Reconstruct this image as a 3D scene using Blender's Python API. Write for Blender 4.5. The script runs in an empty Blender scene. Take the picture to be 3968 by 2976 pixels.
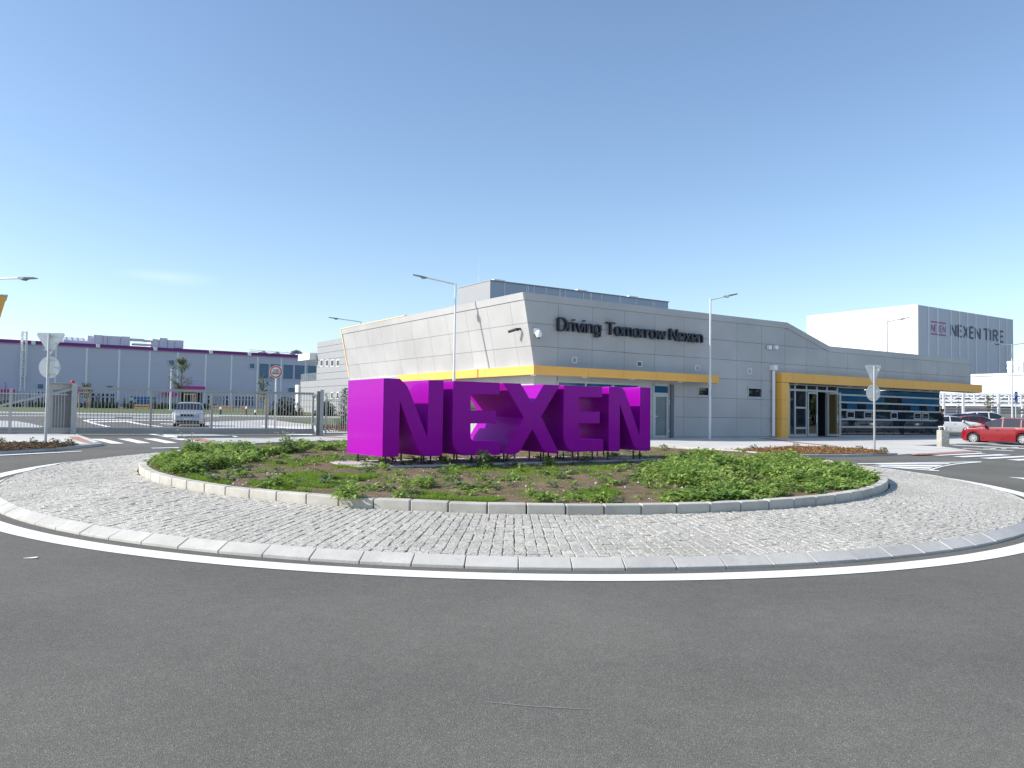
import bpy, bmesh, math, random
import numpy as np
from mathutils import Vector, Matrix
random.seed(7); rng = np.random.default_rng(11)
R = math.radians
sc = bpy.context.scene
C = sc.collection

# ------------------------------------------------------------------ camera
PW, PH = 3968, 2976
FP = 3175.0; PIT = math.atan(66/1770); ROLL = .0145; EYE = 1.7
cd = bpy.data.cameras.new("camera"); cam = bpy.data.objects.new("camera", cd); C.objects.link(cam)
cd.sensor_width = 36; cd.lens = 36*FP/PW; cd.clip_end = 3000; cd.clip_start = .1
cam.matrix_world = Matrix.Translation((0, 0, EYE)) @ Matrix.Rotation(R(90)+PIT, 4, 'X') @ Matrix.Rotation(ROLL, 4, 'Z')
sc.camera = cam
# ------------------------------------------------------------------ light
SUN_EL = R(34); SD = Vector((-.99, -.15, 0)).normalized()
w = bpy.data.worlds.new("World"); sc.world = w; w.use_nodes = True
nt = w.node_tree; bg = nt.nodes['Background']
sky = nt.nodes.new('ShaderNodeTexSky'); sky.sky_type = 'NISHITA'; sky.sun_disc = False
sky.sun_elevation = SUN_EL; sky.sun_rotation = math.atan2(SD.x, SD.y)
sky.air_density = 1.0; sky.dust_density = .55; sky.ozone_density = 2.4
bg.inputs[1].default_value = .132
# one faint streak of cirrus low in the left of the sky
wn = nt.nodes.new; wl = nt.links.new
tcw = wn('ShaderNodeTexCoord'); mpw = wn('ShaderNodeMapping'); mpw.inputs['Scale'].default_value = (5, 5, 60); mpw.inputs['Rotation'].default_value = (0, .05, 0)
nzw = wn('ShaderNodeTexNoise'); nzw.inputs['Scale'].default_value = 1.3; nzw.inputs['Detail'].default_value = 5
wl(tcw.outputs['Generated'], mpw.inputs[0]); wl(mpw.outputs[0], nzw.inputs[0])
def streak(d, wx, wz):
    sb = wn('ShaderNodeVectorMath'); sb.operation = 'SUBTRACT'; wl(tcw.outputs['Generated'], sb.inputs[0]); sb.inputs[1].default_value = d
    ml = wn('ShaderNodeVectorMath'); ml.operation = 'MULTIPLY'; wl(sb.outputs[0], ml.inputs[0]); ml.inputs[1].default_value = (1/wx, 1/.3, 1/wz)
    ln = wn('ShaderNodeVectorMath'); ln.operation = 'LENGTH'; wl(ml.outputs[0], ln.inputs[0])
    mr = wn('ShaderNodeMapRange'); mr.inputs[1].default_value = 1; mr.inputs[2].default_value = 0; wl(ln.outputs['Value'], mr.inputs[0]); return mr
st = streak((-.385, .908, .148), .055, .010)
mm = wn('ShaderNodeMath'); mm.operation = 'MULTIPLY'; wl(st.outputs[0], mm.inputs[0]); wl(nzw.outputs[0], mm.inputs[1]); m2 = wn('ShaderNodeMath'); m2.operation = 'MULTIPLY'; wl(mm.outputs[0], m2.inputs[0]); m2.inputs[1].default_value = .18
mxw = wn('ShaderNodeMix'); mxw.data_type = 'RGBA'; wl(m2.outputs[0], mxw.inputs[0]); wl(sky.outputs[0], mxw.inputs[6]); mxw.inputs[7].default_value = (9, 9, 10, 1)
wl(mxw.outputs[2], bg.inputs[0])
sl = bpy.data.lights.new("sun", 'SUN'); sl.energy = 4.0; sl.angle = R(.5); sl.color = (1, .955, .88)
so = bpy.data.objects.new("sun", sl); C.objects.link(so); so.location = (0, 0, 50)
sv = Vector((SD.x*math.cos(SUN_EL), SD.y*math.cos(SUN_EL), math.sin(SUN_EL)))
so.rotation_euler = sv.to_track_quat('Z', 'Y').to_euler()
sc.view_settings.view_transform = 'Standard'; sc.view_settings.look = 'None'
sc.view_settings.exposure = .60; sc.view_settings.gamma = 1

# ------------------------------------------------------------------ survey: terrain and sight lines
def sm(a, b, t):
    t = np.clip((t-a)/(b-a), 0, 1); return t*t*(3-2*t)
def T(x, y):
    k = .05; s = .027*np.asarray(y, float)
    c = -k*np.log(np.exp(-s/k)+np.exp(-.6/k))
    x = np.asarray(x, float)
    fx = np.where(x > 0, 1-sm(35, 55, y), 1-sm(20, 32, y))
    return c-.0052*np.clip(x, -30, 30)*fx + np.interp(y, [60, 95, 110, 150, 200, 400], [0, .35, .9, 1.4, 1.6, 2])
def ray(x, y):
    dx = x-PW/2; dy = y-PH/2; c, s = math.cos(ROLL), math.sin(ROLL)
    u = dx*c+dy*s; v = -dx*s+dy*c
    return np.array([u, FP*math.cos(PIT)+v*math.sin(PIT), -v*math.cos(PIT)+FP*math.sin(PIT)])
def at(x, y, h=0):
    d = ray(x, y); ts = np.geomspace(2, 500, 3000)/d[1]
    zz = d[2]*ts+EYE-(T(d[0]*ts, d[1]*ts)+h); i = int(np.argmax(zz < 0))
    a, b = ts[i-1], ts[i]; t = a+(b-a)*zz[i-1]/(zz[i-1]-zz[i]); q = d*t
    return float(q[0]), float(q[1]), float(q[2]+EYE)
def atY(x, y, Y):
    d = ray(x, y)*(Y/ray(x, y)[1]); return Vector((d[0], Y, d[2]+EYE))

class Frame:
    """local (u along, w outward, z up) frame of a wall"""
    def __init__(s, O, e, n=None):
        s.O = np.array(O, float); s.e = np.array(e, float); s.e /= np.hypot(*s.e)
        s.n = np.array([s.e[1], -s.e[0]]) if n is None else np.array(n, float)
    def P(s, u, w, z):
        q = s.O+s.e*u+s.n*w; return (q[0], q[1], z)
    def px(s, x, y, w=0):
        d = ray(x, y); O = s.O+s.n*w; t = (s.n@O)/(s.n@d[:2]); p = d*t
        return float((p[:2]-O)@s.e), float(p[2]+EYE)
    def U(s, x, y=1600, w=0): return s.px(x, y, w)[0]
    def Z(s, x, y, w=0): return s.px(x, y, w)[1]
W0 = Frame((0, 0), (1, 0))

# ------------------------------------------------------------------ materials
MATS = {}
def mat(name, col, rough=.6, metal=0, var=.12, vs=2.0, bump=0, bs=40, spec=.5, coat=0, col2=None, aniso=None, stain=0):
    if name in MATS: return MATS[name]
    m = bpy.data.materials.new(name); m.use_nodes = True; t = m.node_tree; b = t.nodes['Principled BSDF']
    N = t.nodes.new; L = t.links.new
    tc = N('ShaderNodeTexCoord'); n1 = N('ShaderNodeTexNoise'); n1.inputs['Scale'].default_value = vs; n1.inputs['Detail'].default_value = 8
    n1.inputs['Roughness'].default_value = .65
    mp = N('ShaderNodeMapping'); L(tc.outputs['Object'], mp.inputs[0]); L(mp.outputs[0], n1.inputs[0])
    if aniso: mp.inputs['Scale'].default_value = aniso
    cr = N('ShaderNodeValToRGB'); cr.color_ramp.elements[0].position = .3; cr.color_ramp.elements[1].position = .7
    c = np.array(col[:3]); c2 = np.array(col2[:3]) if col2 is not None else c*(1+var)
    c1 = c if col2 is not None else c*(1-var)
    cr.color_ramp.elements[0].color = (*np.clip(c1, 0, 1), 1); cr.color_ramp.elements[1].color = (*np.clip(c2, 0, 1), 1)
    L(n1.outputs[0], cr.inputs[0])
    out = cr.outputs[0]
    if stain:
        n3 = N('ShaderNodeTexNoise'); n3.inputs['Scale'].default_value = stain; n3.inputs['Detail'].default_value = 3
        L(tc.outputs['Object'], n3.inputs[0])
        r3 = N('ShaderNodeMapRange'); r3.inputs[1].default_value = .35; r3.inputs[2].default_value = .65; r3.inputs[3].default_value = .90; r3.inputs[4].default_value = 1.06
        L(n3.outputs[0], r3.inputs[0]); mx = N('ShaderNodeVectorMath'); mx.operation = 'SCALE'
        L(out, mx.inputs[0]); L(r3.outputs[0], mx.inputs[3]); out = mx.outputs[0]
    L(out, b.inputs['Base Color'])
    b.inputs['Roughness'].default_value = rough; b.inputs['Metallic'].default_value = metal
    b.inputs['Specular IOR Level'].default_value = spec; b.inputs['Coat Weight'].default_value = coat; b.inputs['Coat Roughness'].default_value = .05
    if bump:
        n2 = N('ShaderNodeTexNoise'); n2.inputs['Scale'].default_value = bs; n2.inputs['Detail'].default_value = 6
        L(tc.outputs['Object'], n2.inputs[0]); bp = N('ShaderNodeBump'); bp.inputs['Strength'].default_value = bump; bp.inputs['Distance'].default_value = .02
        L(n2.outputs[0], bp.inputs['Height']); L(bp.outputs[0], b.inputs['Normal'])
    MATS[name] = m; return m

def speckle(m, scale, dark, light, thr=.62):
    """fine aggregate speckles mixed over the base colour"""
    t = m.node_tree; b = t.nodes['Principled BSDF']; N = t.nodes.new; L = t.links.new
    src = b.inputs['Base Color'].links[0].from_socket
    tc = N('ShaderNodeTexCoord'); v = N('ShaderNodeTexVoronoi'); v.inputs['Scale'].default_value = scale
    L(tc.outputs['Object'], v.inputs[0])
    sx = N('ShaderNodeSeparateColor'); L(v.outputs['Color'], sx.inputs[0])
    r = N('ShaderNodeValToRGB'); e = r.color_ramp.elements
    e[0].position = 0; e[0].color = (dark, dark, dark, 1); e[1].position = 1; e[1].color = (light, light, light*.97, 1)
    k = r.color_ramp.elements.new(thr); k.color = (1, 1, 1, 1)
    L(sx.outputs[0], r.inputs[0])
    mx = N('ShaderNodeMix'); mx.data_type = 'RGBA'; mx.blend_type = 'MULTIPLY'; mx.inputs[0].default_value = 1
    L(src, mx.inputs[6]); L(r.outputs[0], mx.inputs[7]); L(mx.outputs[2], b.inputs['Base Color'])
    return m
asphalt = speckle(mat('asphalt', (.166, .158, .137), .88, var=.07, vs=1.2, bump=.5, bs=160, spec=.35, stain=.25), 150, .72, 1.45, .80)
def bands(m):
    t = m.node_tree; b = t.nodes['Principled BSDF']; N = t.nodes.new; L = t.links.new; src = b.inputs['Base Color'].links[0].from_socket
    tc = N('ShaderNodeTexCoord'); nz = N('ShaderNodeTexNoise'); nz.inputs['Scale'].default_value = .22; nz.inputs['Detail'].default_value = 4; L(tc.outputs['Object'], nz.inputs[0])
    sb = N('ShaderNodeVectorMath'); sb.operation = 'SUBTRACT'; L(tc.outputs['Object'], sb.inputs[0]); sb.inputs[1].default_value = (-.02, 16.95, 0)
    ml = N('ShaderNodeVectorMath'); ml.operation = 'MULTIPLY'; L(sb.outputs[0], ml.inputs[0]); ml.inputs[1].default_value = (1, 1, 0)
    ln = N('ShaderNodeVectorMath'); ln.operation = 'LENGTH'; L(ml.outputs[0], ln.inputs[0])
    ma = N('ShaderNodeMath'); ma.operation = 'MULTIPLY_ADD'; L(nz.outputs[0], ma.inputs[0]); ma.inputs[1].default_value = 1.6; L(ln.outputs['Value'], ma.inputs[2])
    r = N('ShaderNodeValToRGB'); md = N('ShaderNodeMapRange'); md.inputs[1].default_value = 9.5; md.inputs[2].default_value = 18.5; L(ma.outputs[0], md.inputs[0]); L(md.outputs[0], r.inputs[0])
    e = r.color_ramp.elements; e[0].color = (.95, .95, .95, 1); e[1].color = (1, 1, 1, 1)
    for p, v in ((.12, .93), (.24, 1.05), (.36, .94), (.5, 1.03), (.62, .95), (.78, 1.06), (.9, .98)): q = e.new(p); q.color = (v, v, v*.99, 1)
    nz2 = N('ShaderNodeTexNoise'); nz2.inputs['Scale'].default_value = 7; nz2.inputs['Detail'].default_value = 9; nz2.inputs['Roughness'].default_value = .75; L(tc.outputs['Object'], nz2.inputs[0])
    mr2 = N('ShaderNodeMapRange'); mr2.inputs[1].default_value = .3; mr2.inputs[2].default_value = .7; mr2.inputs[3].default_value = .90; mr2.inputs[4].default_value = 1.10; L(nz2.outputs[0], mr2.inputs[0])
    mx = N('ShaderNodeVectorMath'); mx.operation = 'MULTIPLY'; L(src, mx.inputs[0]); L(r.outputs[0], mx.inputs[1]); m3 = N('ShaderNodeVectorMath'); m3.operation = 'SCALE'; L(mx.outputs[0], m3.inputs[0]); L(mr2.outputs[0], m3.inputs[3]); vo = N('ShaderNodeTexVoronoi'); vo.inputs['Scale'].default_value = .9; L(tc.outputs['Object'], vo.inputs[0]); mr4 = N('ShaderNodeMapRange'); mr4.inputs[1].default_value = .018; mr4.inputs[2].default_value = .045; mr4.inputs[3].default_value = .62; mr4.inputs[4].default_value = 1; L(vo.outputs['Distance'], mr4.inputs[0])
    m5 = N('ShaderNodeVectorMath'); m5.operation = 'SCALE'; L(m3.outputs[0], m5.inputs[0]); L(mr4.outputs[0], m5.inputs[3]); L(m5.outputs[0], b.inputs['Base Color'])
bands(asphalt)
def worn(m, under, thr=.64):
    t = m.node_tree; b = t.nodes['Principled BSDF']; N = t.nodes.new; L = t.links.new; src = b.inputs['Base Color'].links[0].from_socket
    tc = N('ShaderNodeTexCoord'); nz = N('ShaderNodeTexNoise'); nz.inputs['Scale'].default_value = 26; nz.inputs['Detail'].default_value = 8; nz.inputs['Roughness'].default_value = .7; L(tc.outputs['Object'], nz.inputs[0])
    n2 = N('ShaderNodeTexNoise'); n2.inputs['Scale'].default_value = 1.1; L(tc.outputs['Object'], n2.inputs[0]); ad = N('ShaderNodeMath'); ad.operation = 'MULTIPLY_ADD'; L(n2.outputs[0], ad.inputs[0]); ad.inputs[1].default_value = .35; L(nz.outputs[0], ad.inputs[2])
    r = N('ShaderNodeMapRange'); r.inputs[1].default_value = thr+.17; r.inputs[2].default_value = thr+.24; L(ad.outputs[0], r.inputs[0]); mx = N('ShaderNodeMix'); mx.data_type = 'RGBA'; L(r.outputs[0], mx.inputs[0]); L(src, mx.inputs[6]); mx.inputs[7].default_value = (*under, 1); L(mx.outputs[2], b.inputs['Base Color'])
def piecewise(m, amt):
    t = m.node_tree; b = t.nodes['Principled BSDF']; N = t.nodes.new; L = t.links.new; src = b.inputs['Base Color'].links[0].from_socket
    g = N('ShaderNodeNewGeometry'); r = N('ShaderNodeMapRange'); r.inputs[3].default_value = 1-amt; r.inputs[4].default_value = 1+amt; L(g.outputs['Random Per Island'], r.inputs[0])
    v = N('ShaderNodeVectorMath'); v.operation = 'SCALE'; L(src, v.inputs[0]); L(r.outputs[0], v.inputs[3]); L(v.outputs[0], b.inputs['Base Color'])
marking = mat('road_paint', (.86, .86, .84), .6, var=.05, vs=8, bump=.15, bs=90)
worn(marking, (.22, .215, .20))
concrete = mat('concrete', (.51, .492, .452), .85, var=.08, vs=7, bump=.2, bs=60, stain=1.3)
worn(concrete, (.34, .335, .32), .60)
kerbcon = mat('kerb_concrete', (.50, .475, .42), .85, var=.10, vs=6, bump=.25, bs=80, stain=2)
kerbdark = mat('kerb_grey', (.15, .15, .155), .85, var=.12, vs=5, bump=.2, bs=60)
pavecon = mat('pavement_concrete', (.60, .575, .53), .85, var=.08, vs=3, bump=.15, bs=60, stain=.6)
palepave = mat('pale_pavement', (.48, .47, .45), .85, var=.06, vs=2, stain=.4)
redpave = mat('red_tactile', (.45, .22, .18), .85, var=.15, vs=12, bump=.3, bs=90)
granite = speckle(mat('granite_setts', (.47, .445, .395), .9, var=.10, vs=14, bump=.4, bs=90, stain=.9), 80, .58, 1.4, .5)
joint = mat('joint_sand', (.44, .42, .37), .95, var=.25, vs=20, bump=.4, bs=120)
soil = mat('soil', (.10, .058, .035), .95, col2=(.24, .165, .10), vs=5, bump=1, bs=45)
bark = mat('bark_mulch', (.13, .07, .035), .95, col2=(.36, .20, .09), vs=14, bump=1, bs=30)
grassm = mat('lawn', (.07, .10, .03), .95, col2=(.15, .17, .07), vs=3, bump=1, bs=30)
farg = mat('far_ground', (.10, .12, .05), .95, col2=(.16, .15, .09), vs=.2)
clad = mat('grey_cladding', (.452, .447, .444), .42, .0, var=.035, vs=.6, stain=.35, bump=.03, bs=3)
cladlight = mat('light_cladding', (.33, .335, .345), .5, var=.03, vs=.5)
gap = mat('joint_dark', (.03, .03, .035), .9)
yellow = mat('yellow_cladding', (.88, .46, .09), .45, var=.04, vs=1)
facw = mat('factory_cladding', (.52, .52, .62), .45, var=.03, vs=.15, aniso=(.3, .3, 6))
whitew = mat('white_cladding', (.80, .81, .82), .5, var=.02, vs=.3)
towershade = mat('tower_shade_cladding', (.48, .49, .57), .45, var=.04, vs=.25, aniso=(4, 4, .2))  # white hall's side away from the sun, its shade put into the colour
whitem = mat('white_metal', (.84, .84, .84), .4, var=.04)
galv = mat('galvanised_steel', (.50, .52, .53), .42, .75, var=.12, vs=9)
polem = mat('pole_steel', (.66, .68, .70), .38, .35, var=.06, vs=5)
signback = mat('sign_back', (.55, .60, .62), .5, .35, var=.08, vs=6)
piecewise(clad, .035); piecewise(granite, .07); piecewise(concrete, .045); piecewise(kerbcon, .06); piecewise(yellow, .03)
fencem = mat('fence_grey', (.36, .355, .34), .5, .1, var=.07, vs=5)
fencelt = mat('fence_light', (.44, .445, .44), .45, .2, var=.07, vs=5)
alu = mat('aluminium_frame', (.42, .45, .46), .4, .4, var=.05)
black = mat('black_plastic', (.018, .018, .02), .5)
rubber = mat('tyre_rubber', (.022, .022, .023), .85)
navy = mat('navy_letters', (.012, .015, .032), .35, var=.2)
magenta = mat('magenta_awning', (.52, .035, .27), .5)
violet = mat('violet_trim', (.15, .008, .17), .4)
redm = mat('red_lamp', (.55, .02, .03), .3)
bluem = mat('blue_panel', (.01, .17, .42), .5)
bluesign = mat('blue_sign', (.02, .06, .40), .5)
whitepaint = mat('white_paint', (.80, .80, .79), .5)
redsign = mat('red_sign', (.50, .01, .03), .5)
blackpaint = mat('black_paint', (.02, .02, .02), .6)
pinkpaint = mat('logo_paint', (.34, .10, .28), .5)
navypaint = mat('lettering_paint', (.035, .04, .10), .5)
orange = mat('orange_barrier', (.46, .27, .11), .6)
wood = mat('stake_wood', (.42, .33, .22), .8, var=.2, vs=10)
trunkm = mat('trunk_bark', (.10, .075, .05), .9, var=.3, vs=14, bump=.5)
stonem = mat('pebble_stone', (.50, .47, .42), .8, var=.25, vs=20)
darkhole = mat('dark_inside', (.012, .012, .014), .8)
skin = mat('skin', (.42, .24, .17), .6)
cloth = mat('dark_cloth', (.014, .015, .02), .85, var=.25, vs=8)
clothg = mat('grey_trousers', (.035, .037, .048), .85, var=.2, vs=8)

def glassmat(name, col, rough=.03, ior=1.5, alpha=None):
    m = bpy.data.materials.new(name); m.use_nodes = True; t = m.node_tree; b = t.nodes['Principled BSDF']
    b.inputs['Base Color'].default_value = (*col, 1); b.inputs['Roughness'].default_value = rough; b.inputs['IOR'].default_value = ior
    N = t.nodes.new; L = t.links.new
    tc = N('ShaderNodeTexCoord'); n = N('ShaderNodeTexNoise'); n.inputs['Scale'].default_value = .9; L(tc.outputs['Object'], n.inputs[0])
    bp = N('ShaderNodeBump'); bp.inputs['Strength'].default_value = .02; bp.inputs['Distance'].default_value = .05; L(n.outputs[0], bp.inputs['Height']); L(bp.outputs[0], b.inputs['Normal'])
    if alpha is not None:
        o = t.nodes['Material Output']; tr = N('ShaderNodeBsdfTransparent'); tr.inputs[0].default_value = (.75, .85, .85, 1)
        gl = N('ShaderNodeBsdfGlossy'); gl.inputs['Roughness'].default_value = .01; L(bp.outputs[0], gl.inputs['Normal'])
        fr = N('ShaderNodeFresnel'); fr.inputs[0].default_value = 1.5
        ma = N('ShaderNodeMath'); ma.operation = 'MULTIPLY_ADD'; L(fr.outputs[0], ma.inputs[0]); ma.inputs[1].default_value = 1.5; ma.inputs[2].default_value = alpha
        mx = N('ShaderNodeMixShader'); L(ma.outputs[0], mx.inputs[0]); L(tr.outputs[0], mx.inputs[1]); L(gl.outputs[0], mx.inputs[2]); L(mx.outputs[0], o.inputs[0])
    MATS[name] = m; return m
glass = glassmat('window_glass', (.015, .022, .035), .03, 1.55)
glassb = glassmat('reflected_blue_glass', (.02, .105, .20), .04, 1.45)  # blue of reflected cladding and inner panels put into the pane colour
carglass = glassmat('car_glass', (.02, .03, .04), .02, 1.6)
clearglass = glassmat('clear_glass', (1, 1, 1), alpha=.12)

def carpaint(name, col, metal=.3):
    m = mat(name, col, .35, metal, var=.03, vs=30, coat=.45, spec=.3); return m

# letter paint: metallic purple with flakes
def flake():
    m = mat('purple_metallic', (.33, .001, .345), .45, .38, var=.10, vs=160, coat=.14, spec=.1)
    t = m.node_tree; b = t.nodes['Principled BSDF']; N = t.nodes.new; L = t.links.new
    tc = N('ShaderNodeTexCoord'); v = N('ShaderNodeTexVoronoi'); v.inputs['Scale'].default_value = 220; L(tc.outputs['Object'], v.inputs[0])
    sb = N('ShaderNodeVectorMath'); sb.operation = 'SUBTRACT'; L(v.outputs['Color'], sb.inputs[0]); sb.inputs[1].default_value = (.5, .5, .5)
    sc_ = N('ShaderNodeVectorMath'); sc_.operation = 'SCALE'; L(sb.outputs[0], sc_.inputs[0]); sc_.inputs[3].default_value = .05
    ge = N('ShaderNodeNewGeometry'); ad = N('ShaderNodeVectorMath'); L(ge.outputs['Normal'], ad.inputs[0]); L(sc_.outputs[0], ad.inputs[1])
    b.inputs['Sheen Weight'].default_value = 1; b.inputs['Sheen Roughness'].default_value = .45; b.inputs['Sheen Tint'].default_value = (1, .02, 1, 1)
    L(ad.outputs[0], b.inputs['Normal']); b.inputs['Coat Roughness'].default_value = .06
    return m
purple = flake()
def leafmat(name, dark, light, dry=(.30, .28, .12), rough=.5):
    m = bpy.data.materials.new(name); m.use_nodes = True; t = m.node_tree; b = t.nodes['Principled BSDF']; N = t.nodes.new; L = t.links.new
    a = N('ShaderNodeAttribute'); a.attribute_name = 'rnd'
    r = N('ShaderNodeValToRGB'); e = r.color_ramp.elements; e[0].color = (*dark, 1); e[0].position = 0; e[1].color = (*light, 1); e[1].position = .85
    k = r.color_ramp.elements.new(.97); k.color = (*dry, 1)
    L(a.outputs['Fac'], r.inputs[0]); L(r.outputs[0], b.inputs['Base Color']); b.inputs['Roughness'].default_value = rough
    b.inputs['Specular IOR Level'].default_value = .35
    o = t.nodes['Material Output']; tl = N('ShaderNodeBsdfTranslucent'); L(r.outputs[0], tl.inputs[0]); mx = N('ShaderNodeMixShader'); mx.inputs[0].default_value = .38
    L(b.outputs[0], mx.inputs[1]); L(tl.outputs[0], mx.inputs[2]); L(mx.outputs[0], o.inputs[0])
    MATS[name] = m; return m
leafg = leafmat('weed_leaf', (.105, .20, .04), (.40, .54, .13))
leafgrey = leafmat('grey_weed_leaf', (.07, .11, .05), (.24, .32, .15))
leafgrass = leafmat('grass_blade', (.12, .20, .02), (.30, .46, .05))
leafdark = leafmat('conifer_needle', (.012, .028, .016), (.05, .075, .04), (.10, .09, .05), .7)
leafolive = leafmat('tree_leaf', (.045, .07, .025), (.15, .19, .07))
leafdry = leafmat('dry_leaf', (.10, .04, .03), (.25, .10, .06))
petal = leafmat('petal', (.55, .55, .20), (.8, .8, .7), (.8, .8, .6))

# ------------------------------------------------------------------ mesh helpers
WL = {}
class MB:
    def __init__(s): s.v = []; s.f = []; s.a = []
    def add(s, vs, fs):
        b = len(s.v); s.v += [tuple(q) for q in vs]; s.f += [tuple(b+i for i in f) for f in fs]; return s
    def box(s, F, u0, u1, w0, w1, z0, z1):
        if u0 > u1: u0, u1 = u1, u0
        if w0 > w1: w0, w1 = w1, w0
        if z0 > z1: z0, z1 = z1, z0
        return s.add([F.P(u, w_, z) for z in (z0, z1) for (u, w_) in ((u0, w0), (u1, w0), (u1, w1), (u0, w1))],
              [(3, 2, 1, 0), (4, 5, 6, 7), (0, 1, 5, 4), (1, 2, 6, 5), (2, 3, 7, 6), (3, 0, 4, 7)])
    def wbox(s, x0, x1, y0, y1, z0, z1): 
        return s.add([(x, y, z) for z in (z0, z1) for (x, y) in ((x0, y0), (x1, y0), (x1, y1), (x0, y1))],
              [(3, 2, 1, 0), (4, 5, 6, 7), (0, 1, 5, 4), (1, 2, 6, 5), (2, 3, 7, 6), (3, 0, 4, 7)])
    def prism(s, F, poly, w0, w1):
        n = len(poly)
        vs = [F.P(u, w0, z) for u, z in poly]+[F.P(u, w1, z) for u, z in poly]
        fs = [tuple(range(n)), tuple(range(2*n-1, n-1, -1))]+[(i, i+n, (i+1) % n+n, (i+1) % n) for i in range(n)]
        return s.add(vs, fs)
    def tube(s, a, b, r, n=10, r2=None, cap=True):
        a = Vector(a); b = Vector(b); d = (b-a).normalized(); r2 = r if r2 is None else r2
        t = d.orthogonal().normalized(); q = d.cross(t)
        vs = []
        for p, rr in ((a, r), (b, r2)):
            for i in range(n):
                an = 2*math.pi*i/n; vs.append(p+(t*math.cos(an)+q*math.sin(an))*rr)
        fs = [(i, (i+1) % n, (i+1) % n+n, i+n) for i in range(n)]
        if cap: fs += [tuple(range(n-1, -1, -1)), tuple(range(n, 2*n))]
        return s.add(vs, fs)
    def path(s, pts, r, n=8):
        for a, b in zip(pts, pts[1:]): s.tube(a, b, r, n)
        return s
    def bar(s, a, b, w, h=None):
        """rectangular bar from a to b"""
        h = h or w; a = Vector(a); b = Vector(b); d = (b-a).normalized()
        t = d.cross(Vector((0, 0, 1)));  t = t.normalized() if t.length > .01 else Vector((1, 0, 0)); q = t.cross(d)
        vs = [p+t*(i*w/2)+q*(j*h/2) for p in (a, b) for i, j in ((-1, -1), (1, -1), (1, 1), (-1, 1))]
        return s.add(vs, [(3, 2, 1, 0), (4, 5, 6, 7), (0, 1, 5, 4), (1, 2, 6, 5), (2, 3, 7, 6), (3, 0, 4, 7)])
    def lathe(s, c, prof, n=16):
        c = Vector(c); vs = []
        for r, z in prof:
            for i in range(n): an = 2*math.pi*i/n; vs.append((c.x+r*math.cos(an), c.y+r*math.sin(an), c.z+z))
        m = len(prof)
        fs = [(j*n+i, j*n+(i+1) % n, (j+1)*n+(i+1) % n, (j+1)*n+i) for j in range(m-1) for i in range(n)]
        fs += [tuple(range(n-1, -1, -1)), tuple(range((m-1)*n, m*n))]
        return s.add(vs, fs)
    def build(s, name, m, parent=None, loc=None, smooth=False, bevel=0, attr=None):
        me = bpy.data.meshes.new(name)
        if parent is not None: base = WL[parent.name]
        else: base = Vector(loc) if loc is not None else Vector((0, 0, 0))
        me.from_pydata([Vector(q)-base for q in s.v], [], s.f); me.materials.append(m)
        if attr is not None:
            A = me.attributes.new('rnd', 'FLOAT', 'POINT'); A.data.foreach_set('value', attr)
        bm = bmesh.new(); bm.from_mesh(me)
        if attr is None: bmesh.ops.recalc_face_normals(bm, faces=bm.faces)
        bm.to_mesh(me); bm.free()
        if smooth:
            me.polygons.foreach_set('use_smooth', [True]*len(me.polygons))
            if smooth == 'auto': me.set_sharp_from_angle(angle=R(35))
        o = bpy.data.objects.new(name, me); C.objects.link(o)
        if parent is not None: o.parent = parent
        else: o.location = base
        WL[o.name] = base
        if bevel:
            b = o.modifiers.new('bevel', 'BEVEL'); b.width = bevel; b.segments = 2; b.limit_method = 'ANGLE'
        return o
def tag(o, label=None, cat=None, group=None, kind=None):
    if label: o['label'] = label
    if cat: o['category'] = cat
    if group: o['group'] = group
    if kind: o['kind'] = kind
    return o
def root(name, loc, label, cat, group=None):
    o = bpy.data.objects.new(name, None); o.empty_display_size = .2; o.location = Vector(loc); C.objects.link(o); WL[o.name] = Vector(loc)
    return tag(o, label, cat, group)
def structure(o): o['kind'] = 'structure'; return o
def copy_tree(o, parent=None):
    c = o.copy(); C.objects.link(c); c.parent = parent; WL[c.name] = WL[o.name]
    for ch in [k for k in bpy.data.objects if k.parent == o]: copy_tree(ch, c)
    return c
def text_mesh(txt, size, depth=0, offset=0, align='LEFT', sx=1.0):
    cu = bpy.data.curves.new('txt', 'FONT'); cu.body = txt; cu.size = size; cu.extrude = depth; cu.offset = offset; cu.align_x = align
    o = bpy.data.objects.new('txt', cu); C.objects.link(o); dg = bpy.context.evaluated_depsgraph_get()
    me = bpy.data.meshes.new_from_object(o.evaluated_get(dg)); bpy.data.objects.remove(o)
    vs = [(v.co.x*sx, v.co.y, v.co.z) for v in me.vertices]; fs = [tuple(p.vertices) for p in me.polygons]
    return vs, fs
def arc(cx, cy, rx, ry, a0, a1, n=10): return [(cx+rx*math.cos(R(a0+(a1-a0)*i/n)), cy+ry*math.sin(R(a0+(a1-a0)*i/n))) for i in range(n+1)]
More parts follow.
